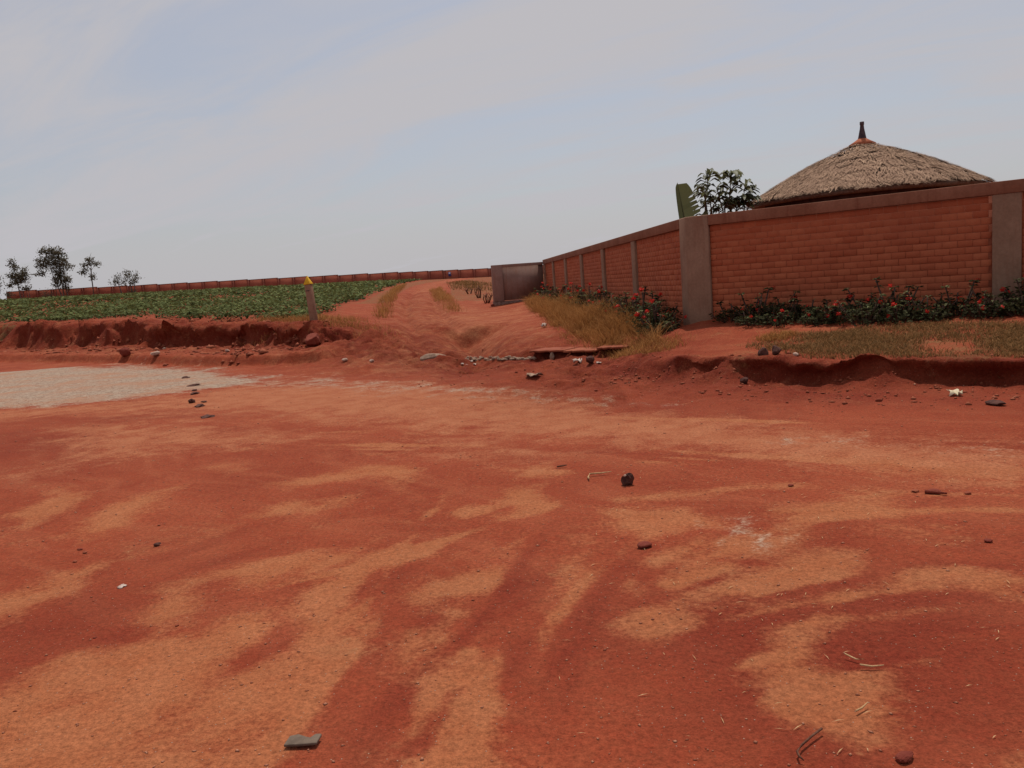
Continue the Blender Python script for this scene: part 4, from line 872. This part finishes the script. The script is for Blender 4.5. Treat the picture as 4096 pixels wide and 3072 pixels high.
blades('bank_grass', x, y, .3, .006, M_drygrass, .9, tone=(0, .8), label='dry grass clumps on the bank around the yellow-topped post', seed=11)
x, y = scatter_px([(445, 283), (470, 281), (498, 284), (498, 292), (470, 292), (450, 290)], 1.6, 6000, 12, .5, 80, .9, 2.0, 1.5)
blades('rough_pasture', x, y, .28, .02, M_lawn, .7, label='rough olive grass beside the upper lane below distant wall', seed=12)

# ------------------------------------------------------------------ the crop field
def field_mask(x, y): return x < np.interp(y, [20, 24, 30, 40, 60, 100, 170], [-6.6, -6.8, -7.0, -8.0, -10, -13.6, -17])
rng = np.random.default_rng(21); Cs, Ts = [], []; szs = []
def crop_zone(y0, y1, dens, nleaf, size, hgt):
    area = (y1 - y0) * (110); n = int(area * dens); x = rng.uniform(-105, -5, n); y = rng.uniform(y0, y1, n)
    vis = (x > -0.70 * y - 4) & field_mask(x, y); x, y = x[vis], y[vis]
    _, s_, *_r = ground_full(x, y); keep = s_ > .9 + .5 * fbm(x, y, .8, 3, 9); x, y = x[keep], y[keep]
    patch = fbm(x, y, .16, 4, 33) + .35 * fbm(x, y, .6, 3, 36); k2 = rng.random(len(x)) < np.clip(.78 + 3.0 * patch, .12, 1); x, y, patch = x[k2], y[k2], patch[k2]
    z = gzs(x, y); n = len(x); big = hgt * rng.uniform(.6, 1.25, n)
    for _ in range(nleaf):
        off = rng.normal(size=(n, 3)) * np.array([.16, .16, 0]) * (size / .09); hz_ = rng.random(n) ** .7
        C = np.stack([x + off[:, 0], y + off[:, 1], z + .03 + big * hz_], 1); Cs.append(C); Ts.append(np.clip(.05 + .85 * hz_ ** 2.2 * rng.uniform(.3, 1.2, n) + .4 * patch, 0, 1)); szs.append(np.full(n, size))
crop_zone(23, 45, 7.0, 9, .085, .26); crop_zone(45, 80, 2.2, 8, .15, .3); crop_zone(80, 164, .75, 7, .26, .34)
C = np.concatenate(Cs); T = np.concatenate(Ts); Z_ = np.concatenate(szs)
n = len(C); dv = rng.normal(size=(n, 3)); dv[:, 2] *= .35; dv /= np.linalg.norm(dv, axis=1)[:, None]; e = np.cross(dv, np.array([0, 0, 1.0]) + rng.normal(size=(n, 3)) * .35); e /= np.linalg.norm(e, axis=1)[:, None]
s2 = Z_ * rng.uniform(.6, 1.25, n); dd = dv * s2[:, None]; ee = e * (s2 * .6)[:, None]
Vq = np.stack([C - dd, C + ee, C + dd, C - ee], 1).reshape(-1, 3)
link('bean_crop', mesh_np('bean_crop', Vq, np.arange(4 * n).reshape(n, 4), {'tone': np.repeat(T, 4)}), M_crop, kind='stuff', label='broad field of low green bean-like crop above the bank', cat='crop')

# ------------------------------------------------------------------ marker post
mp0 = (-5.62, 23.55); mz = gz(*mp0)
post = link('marker_post', None, loc=(mp0[0], mp0[1], mz), rotz=math.radians(-13), label='leaning concrete marker post with a yellow pyramid top on the bank', cat='post')
post.rotation_euler = (math.radians(1), math.radians(-3.0), math.radians(-16))
w = .088; H = 2.02 - mz + .02
m = MB(); m.add([(-w * 1.04, -w, -.4), (w * 1.04, -w, -.4), (w * 1.04, w, -.4), (-w * 1.04, w, -.4), (-w, -w, H), (w, -w, H), (w, w, H), (-w, w, H)], [(0, 3, 2, 1), (4, 5, 6, 7), (0, 1, 5, 4), (1, 2, 6, 5), (2, 3, 7, 6), (3, 0, 4, 7)])
bevel(link('shaft', m.mesh('shaft'), M_post, post), .012)
wc = .103; m = MB(); m.add([(-wc, -wc, H + .002), (wc, -wc, H + .002), (wc, wc, H + .002), (-wc, wc, H + .002), (-wc, -wc, H + .02), (wc, -wc, H + .02), (wc, wc, H + .02), (-wc, wc, H + .02), (0, 0, H + .27)], [(0, 3, 2, 1), (0, 1, 5, 4), (1, 2, 6, 5), (2, 3, 7, 6), (3, 0, 4, 7), (4, 5, 8), (5, 6, 8), (6, 7, 8), (7, 4, 8)])
bevel(link('yellow_cap', m.mesh('yellow_cap'), M_yellow, post), .008)
m = MB(); m.box(-.055, .055, -w - .006, -w + .01, H - .19, H - .165); link('slot', m.mesh('slot'), M_iron, post)

# ------------------------------------------------------------------ stones, clods, slabs, litter
def put_stone(name, label, u, v, sz, mat, seed, cat='stone', flat=1.0, group=None, sharp=True, sink=.25, rot=None, sub=2, amp=.35):
    p = onground(u, v); me = stone_mesh(name, sz, seed, sub, flat, amp, sharp)
    o = link(name, me, mat, loc=(p[0], p[1], gz(p[0], p[1]) + sz[2] * flat * (1 - sink)), rotz=random.uniform(0, 6) if rot is None else rot, label=label, cat=cat, group=group); return o
# the dark stone in the road
p = onground(628, 485)
m_ = stone_mesh('dark_stone', (.054, .042, .054), 41, 3, 1.0, .9, True)
rk = link('dark_stone', m_, M_rock, loc=(p[0], p[1], gz(p[0], p[1]) + .036), rotz=.3, label='dark brown stone with a pale chipped tip alone on the road', cat='stone')
chip = stone_mesh('pale_tip', (.016, .014, .012), 42, 1, 1.0, .3, True); co = link('pale_tip', chip, M_pale, rk); co.location = (-.028, -.012, .045)
# broken grey slate in the foreground
sl = [(860, 1010), (960, 890), (1090, 870), (1200, 905), (1260, 915), (1340, 870), (1430, 870), (1350, 990), (1100, 1005)]
pts = [gp((900 + x / 3.687) / 4, (2700 + y / 3.687) / 4, .02) for x, y in sl][::-1]; cx = sum(p[0] for p in pts) / len(pts); cy = sum(p[1] for p in pts) / len(pts)
m = MB(); m.prism([(x - cx, y - cy) for x, y in pts], 0, .011); o = bevel(link('slate_fragment', m.mesh('slate_fragment'), M_slate, loc=(cx, cy, gz(cx, cy) + .012), label='flat broken piece of grey slate on the orange sand', cat='slate'), .003)
o.rotation_euler = (math.radians(5), math.radians(-2), 0)
for k, (u, v, sx, sy, sz) in enumerate([(192, 403, .055, .05, .05), (204.5, 402.3, .055, .04, .02), (200, 406.6, .10, .09, .025), (209, 417, .11, .09, .018), (194, 385.8, .14, .12, .022), (195, 390.7, .06, .05, .018), (195, 394, .12, .09, .022), (185.6, 378, .09, .07, .022)]):
    put_stone('mud_clod', 'dark dried mud clod in the line of clods crossing the road' if k else 'upright dark clod in the line of flattened mud clods', u, v, (sx, sy, sz), M_rock, 60 + k, 'clod', 1, 'mud clods across the road', True, .35, None, 3, 1.5)
put_stone('red_boulder', 'rounded red earth boulder on the ledge below the left bank', 125.6, 356, (.2, .15, .15), M_clod, 81, 'boulder', sharp=True, sub=3)
put_stone('brick_piece', 'pinkish broken brick piece on the ledge below the left bank', 156, 356, (.17, .1, .09), M_pale, 82, 'rubble')
for k, (u, v) in enumerate([(164, 349.6), (227.5, 352), (372, 362), (345, 361)]):
    put_stone('pale_stone', 'small pale stone lying on red earth under the left bank', u, v, (.08, .06, .045), M_pale, 84 + k, 'stone', 1, 'pale stones under the bank')
put_stone('red_boulder', 'large fallen block of red earth at the end of the bank', 313, 345, (.3, .2, .2), M_clod, 90, 'boulder', sharp=True, sub=3)
put_stone('red_boulder', 'brown stone lying before the concrete drain slabs', 590.3, 363, (.10, .08, .08), M_rock, 91, 'boulder')
put_stone('dark_clod', 'dark clod on bare earth at the edge of the verge grass, lower of a pair', 763, 357, (.09, .08, .08), M_rock, 92, 'clod')
put_stone('dark_clod', 'dark clod on bare earth at the edge of the verge grass, upper of a pair', 776.6, 354.5, (.09, .08, .08), M_rock, 93, 'clod')
put_stone('pale_stone', 'pale stone on the verge beside a pair of dark clods', 795.8, 356, (.06, .04, .03), M_pale, 94)
put_stone('dark_clod', 'dark earth clod at foot of the undercut bank', 744, 383, (.07, .06, .05), M_rock, 95, 'clod')
put_stone('dark_clod', 'flat dark clod on the road shoulder past the cream litter', 996, 405, (.12, .07, .03), M_rock, 96, 'clod')
put_stone('earth_lump', 'lump of orange earth in the swept sand of the road', 644, 547, (.05, .04, .018), M_clod, 97, 'clod', sharp=False)
put_stone('earth_lump', 'reddish stone half buried in the road with straw around', 905, 760, (.04, .024, .014), M_clod, 98, 'stone')
for k, (u, v, a) in enumerate([(791, 486, .03), (915, 492, .03), (935, 493, .05), (968, 494, .03), (988, 542, .03), (85, 553, .022), (80, 550, .02), (75, 562, .02), (95, 638, .012), (177, 626, .014)]):
    put_stone('road_stone', 'small flat stone lying loose on the red road', u, v, (a * .95, a * .7, a * .36), M_soilbit if k % 2 else M_clod, 110 + k, 'stone', 1, 'loose stones on the road')
put_stone('red_stone', 'small dark fragment on the road near the orange sand', 157, 546, (.028, .022, .015), M_rock, 130)
# drain: concrete beam, rubble line, thin slabs
p0, p1 = onground(415, 358), onground(452, 359)
bm_ = stone_mesh('concrete_beam', (.44, .15, .12), 140, 3, 1.0, .6, True); link('concrete_beam', bm_, M_conc, loc=((p0[0] + p1[0]) / 2, (p0[1] + p1[1]) / 2 + .1, gz((p0[0] + p1[0]) / 2, p0[1]) + .07), rotz=math.atan2(p1[1] - p0[1], p1[0] - p0[0]), label='short rounded beam of pebbly concrete across the lane mouth', cat='beam')
for k in range(64):
    u = 466 + k * 1.08 + random.uniform(-2, 2); put_stone('rubble', 'pale concrete rubble in the row joining the drain slabs', u, 360 - .4 * random.random() - (k / 64) * 1.5 + random.uniform(-1.6, 1.4), (random.uniform(.02, .075), random.uniform(.025, .07), random.uniform(.015, .045)), M_conc, 150 + k, 'rubble', 1, 'rubble along the drain', True, .6)
for k, (u0, u1, v0_, v1_) in enumerate([(533, 566, 355, 353.5), (567, 598, 354, 352), (599, 628, 352.5, 350.5)]):
    a, b = onground(u0, v0_ + 2), onground(u1, v1_ + 2); L_ = math.hypot(b[0] - a[0], b[1] - a[1]); m = MB(); n_ = 13
    poly = [(L_ * i / n_, -.10 + random.uniform(-.09, .07)) for i in range(n_ + 1)] + [(L_ * i / n_, .55 + random.uniform(-.05, .05)) for i in range(n_, -1, -1)]
    m.prism(poly, 0, .045); zz = max(gz(a[0], a[1] + .3), gz(b[0], b[1] + .3), gz((a[0] + b[0]) / 2, (a[1] + b[1]) / 2 + .35)) - .035
    o = bevel(link('drain_slab', m.mesh('drain_slab'), M_soilbit, loc=(a[0], a[1] + .02, zz), rotz=math.atan2(b[1] - a[1], b[0] - a[0]), label='thin broken concrete slab edging the roadside drain under dry grass', cat='slab', group='drain slabs'), .012)
put_stone('concrete_chunk', 'tilted pale concrete chunk standing in the drain below the slabs', 552.4, 360, (.06, .05, .10), M_conc, 190, 'rubble')
def litter(name, label, u, v, w, h, mat, seed, cat='litter', group=None):
    rr = random.Random(seed); p = onground(u, v); n = 5; Vv = []
    for j in range(n):
        for i in range(n):
            Vv.append(((i / (n - 1) - .5) * w + rr.uniform(-.1, .1) * w, (j / (n - 1) - .5) * w * .8 + rr.uniform(-.1, .1) * w, max(.004, h * (rr.random() ** .7))))
    Fv = [(j * n + i, j * n + i + 1, (j + 1) * n + i + 1, (j + 1) * n + i) for j in range(n - 1) for i in range(n - 1)]
    m = MB(); m.add(Vv, Fv); o = link(name, m.mesh(name), mat, loc=(p[0], p[1], gz(p[0], p[1])), rotz=rr.uniform(0, 6), label=label, cat=cat, group=group)
    so = o.modifiers.new('thick', 'SOLIDIFY'); so.thickness = .003; return o
for k, (u, v, w_) in enumerate([(462.7, 365, .065), (466.6, 365, .06), (471, 361.5, .08), (474.7, 364.5, .06)]):
    litter('paper_scrap', 'white paper scrap in the wheel track at the lane mouth', u, v, w_, .04, M_paper, 200 + k, 'litter', 'scraps at the lane mouth')
litter('paper_scrap', 'white scrap on the pale slope beside the golden grass', 543.7, 327.5, .16, .13, M_paper, 210)
litter('crumpled_bag', 'crumpled white bag in front of the thin drain slabs', 577.3, 364.5, .17, .12, M_paper, 211)
litter('paper_scrap', 'white scrap beside the brown stone near drain slabs', 599, 364, .1, .045, M_paper, 212)
litter('crumpled_bag', 'flattened grey bag on the red earth before the drain', 533.8, 376.5, .24, .07, M_conc, 213)
litter('torn_wrapper', 'cream torn wrapper on the road shoulder below the undercut bank', 955, 395.5, .16, .07, M_cream, 214)
litter('paper_scrap', 'thin white sliver lying in the dark red sand', 122, 587, .05, .012, M_paper, 215)
def stick(name, label, pts, r, mat, z=.012, cat='twig', group=None):
    P = [gp(u, v, z) for u, v in pts]; b = P[0]; m = MB()
    Q = [(x - b[0], y - b[1], gz(x, y) + z - gz(*b) + random.uniform(0, .012)) for x, y in P]
    m.tube(Q, [r] * (len(Q) - 1) + [r * .5], 6); return link(name, m.mesh(name, True), mat, loc=(b[0], b[1], gz(*b)), label=label, cat=cat, group=group)
stick('dark_twig', 'curved dark twig lying on the dark red foreground', [(822, 730), (812, 737), (802, 745), (797, 752), (799, 757), (804, 759)], .004, M_twig)
stick('straw_stalk', 'pale bent straw stalk beside the dark stone', [(589, 479.5), (588, 477), (590, 475.3), (600, 474), (611.5, 472.6)], .007, M_straw, cat='straw')
stick('straw_stalk', 'long pale straw lying across the swept sand', [(856, 710.5), (862, 707), (868, 703)], .0035, M_straw, cat='straw')
stick('dark_twig', 'short dark twig on the road above the bent straw', [(557, 467.5), (563, 466.8), (567, 466.4)], .008, M_twig)
stick('straw_stalk', 'thin pale stalk lying near the loose flat stones', [(860, 666), (872, 666.4), (884, 665.5)], .004, M_straw, cat='straw')
stick('straw_stalk', 'curved straw stalk in the orange sand patch', [(845, 655), (856, 659), (864, 660.5)], .0035, M_straw, cat='straw')
stick('flat_stick', 'straight broken stick on the red road near flat stones', [(925, 491), (947, 493)], .014, M_clod)
# dead shrub by the grey wall
def dead_shrub(label, u, v, h, n, seed):
    rr = random.Random(seed); p = onground(u, v, 20, 60); t = link('dead_shrub', None, loc=p, label=label, cat='shrub')
    for k in range(n):
        m = MB(); a = rr.uniform(0, 6.28); s0 = Vector((math.cos(a) * .1, math.sin(a) * .1, -.05)); s1 = s0 + Vector((math.cos(a) * .15, math.sin(a) * .15, h * rr.uniform(.4, .6))); s2_ = s1 + Vector((rr.uniform(-.15, .15), rr.uniform(-.1, .1), h * rr.uniform(.3, .5)))
        m.tube([s0, s1, s2_], [.03, .025, .012], 5); m.tube([s1, s1 + Vector((rr.uniform(-.2, .2), rr.uniform(-.1, .1), h * .3))], [.02, .01], 5); link('stem', m.mesh('stem'), M_twig, t)
dead_shrub('dead dark-stemmed shrub beside the footing of the grey wall', 487, 303, .6, 6, 3)
dead_shrub('upright dead shrub set back from the grey wall corner', 480, 298, .75, 6, 4)
dead_shrub('low dead shrub on the orange earth beyond the lane grass', 470, 294, .5, 5, 5)

# loose grit, straw bits and soil crumbs too many to count
def scatter_stones(name, x, y, r, mat, seed, label, cat='gravel', flat=.6):
    rng = np.random.default_rng(seed); n = len(x); z = gzs(x, y); base = np.array([(1, 0, 0), (0, 1, 0), (-1, 0, 0), (0, -1, 0), (0, 0, 1), (0, 0, -.4)], float)
    Fb = np.array([(0, 1, 4), (1, 2, 4), (2, 3, 4), (3, 0, 4), (1, 0, 5), (2, 1, 5), (3, 2, 5), (0, 3, 5)])
    Vv = base[None] * (1 + .45 * rng.normal(size=(n, 6, 1)).clip(-1.2, 1.2)) * np.array([1, .8, flat]); a = rng.uniform(0, 6.28, n); ca, sa = np.cos(a)[:, None], np.sin(a)[:, None]
    Vx = Vv[..., 0] * ca - Vv[..., 1] * sa; Vy = Vv[..., 0] * sa + Vv[..., 1] * ca; rr = r[:, None]
    W = np.stack([Vx * rr + x[:, None], Vy * rr + y[:, None], Vv[..., 2] * rr + z[:, None] + rr * .15], -1).reshape(-1, 3)
    Fa = (Fb[None] + (np.arange(n) * 6)[:, None, None]).reshape(-1, 3)
    return link(name, mesh_np(name, W, Fa, {'tone': np.repeat(rng.random(n), 6)}), mat, kind='stuff', label=label, cat=cat)
rng = np.random.default_rng(55)
yy = 2.2 + rng.random(9000) ** 1.6 * 14; xx = rng.uniform(-1, 1, 9000) * (.75 * yy + .4); kk = xx > -12
inlow = inside(xx, yy, LOWPOLY); xx, yy = xx[inlow], yy[inlow]
scatter_stones('road_grit', xx, yy, .0018 + .0055 * rng.random(len(xx)) ** 5 * (1 + yy / 6), M_grit, 56, 'scattered fine grit and pebbles over the red road')
ww = BANK[2:7]; tq = rng.random(2600) * (len(ww) - 1.001); i_ = tq.astype(int); fr = (tq - i_)[:, None]; cpos = ww[i_, :2] * (1 - fr) + ww[i_ + 1, :2] * fr
cpos = cpos + rng.normal(0, .3, cpos.shape) + np.array([-.72, -.70])[None] * (rng.random(len(cpos)) ** 1.2 * 2.6)[:, None]
scatter_stones('soil_clods', cpos[:, 0], cpos[:, 1], .012 + .12 * rng.random(len(cpos)) ** 7, M_soilbit, 57, 'crumbled red soil clods below the left bank', 'soil')
ww = BANK[14:19]; tq = rng.random(1500) * (len(ww) - 1.001); i_ = tq.astype(int); fr = (tq - i_)[:, None]; cpos = ww[i_, :2] * (1 - fr) + ww[i_ + 1, :2] * fr
cpos = cpos + rng.normal(0, .12, cpos.shape) + np.array([-.6, -.78])[None] * (rng.random(len(cpos)) ** 1.3 * 1.9 - .1)[:, None]
scatter_stones('soil_clods', cpos[:, 0], cpos[:, 1], .006 + .035 * rng.random(len(cpos)) ** 5, M_soilbit, 58, 'crumbled red soil clods below the undercut right bank', 'soil')
x, y = scatter_px([(400, 372), (470, 352), (560, 352), (640, 360), (640, 380), (520, 392), (420, 384)], .05, 1100, 59, .6, 60, .3)
scatter_stones('drain_gravel', x, y, .006 + .028 * rng.random(len(x)) ** 6, M_soilbit, 60, 'loose pale gravel spread around the drain at the lane mouth')
# straw bits
n = 260; yy = 2.3 + rng.random(n) * 5; xx = .1 + rng.random(n) * (.62 * yy); m = MB()
for a, b in zip(xx, yy):
    t = random.uniform(0, 3.14); l = random.uniform(.008, .03); z = gz(a, b) + .004; w_ = .0007
    m.add([(a - l * math.cos(t), b - l * math.sin(t), z), (a + w_ * 2, b - w_ * 2, z + .004), (a + l * math.cos(t), b + l * math.sin(t), z + .003), (a - w_ * 2, b + w_ * 2, z + .004)], [(0, 1, 2, 3)])
link('straw_bits', m.mesh('straw_bits'), M_straw, kind='stuff', label='scattered short bits of pale straw on the road', cat='straw')
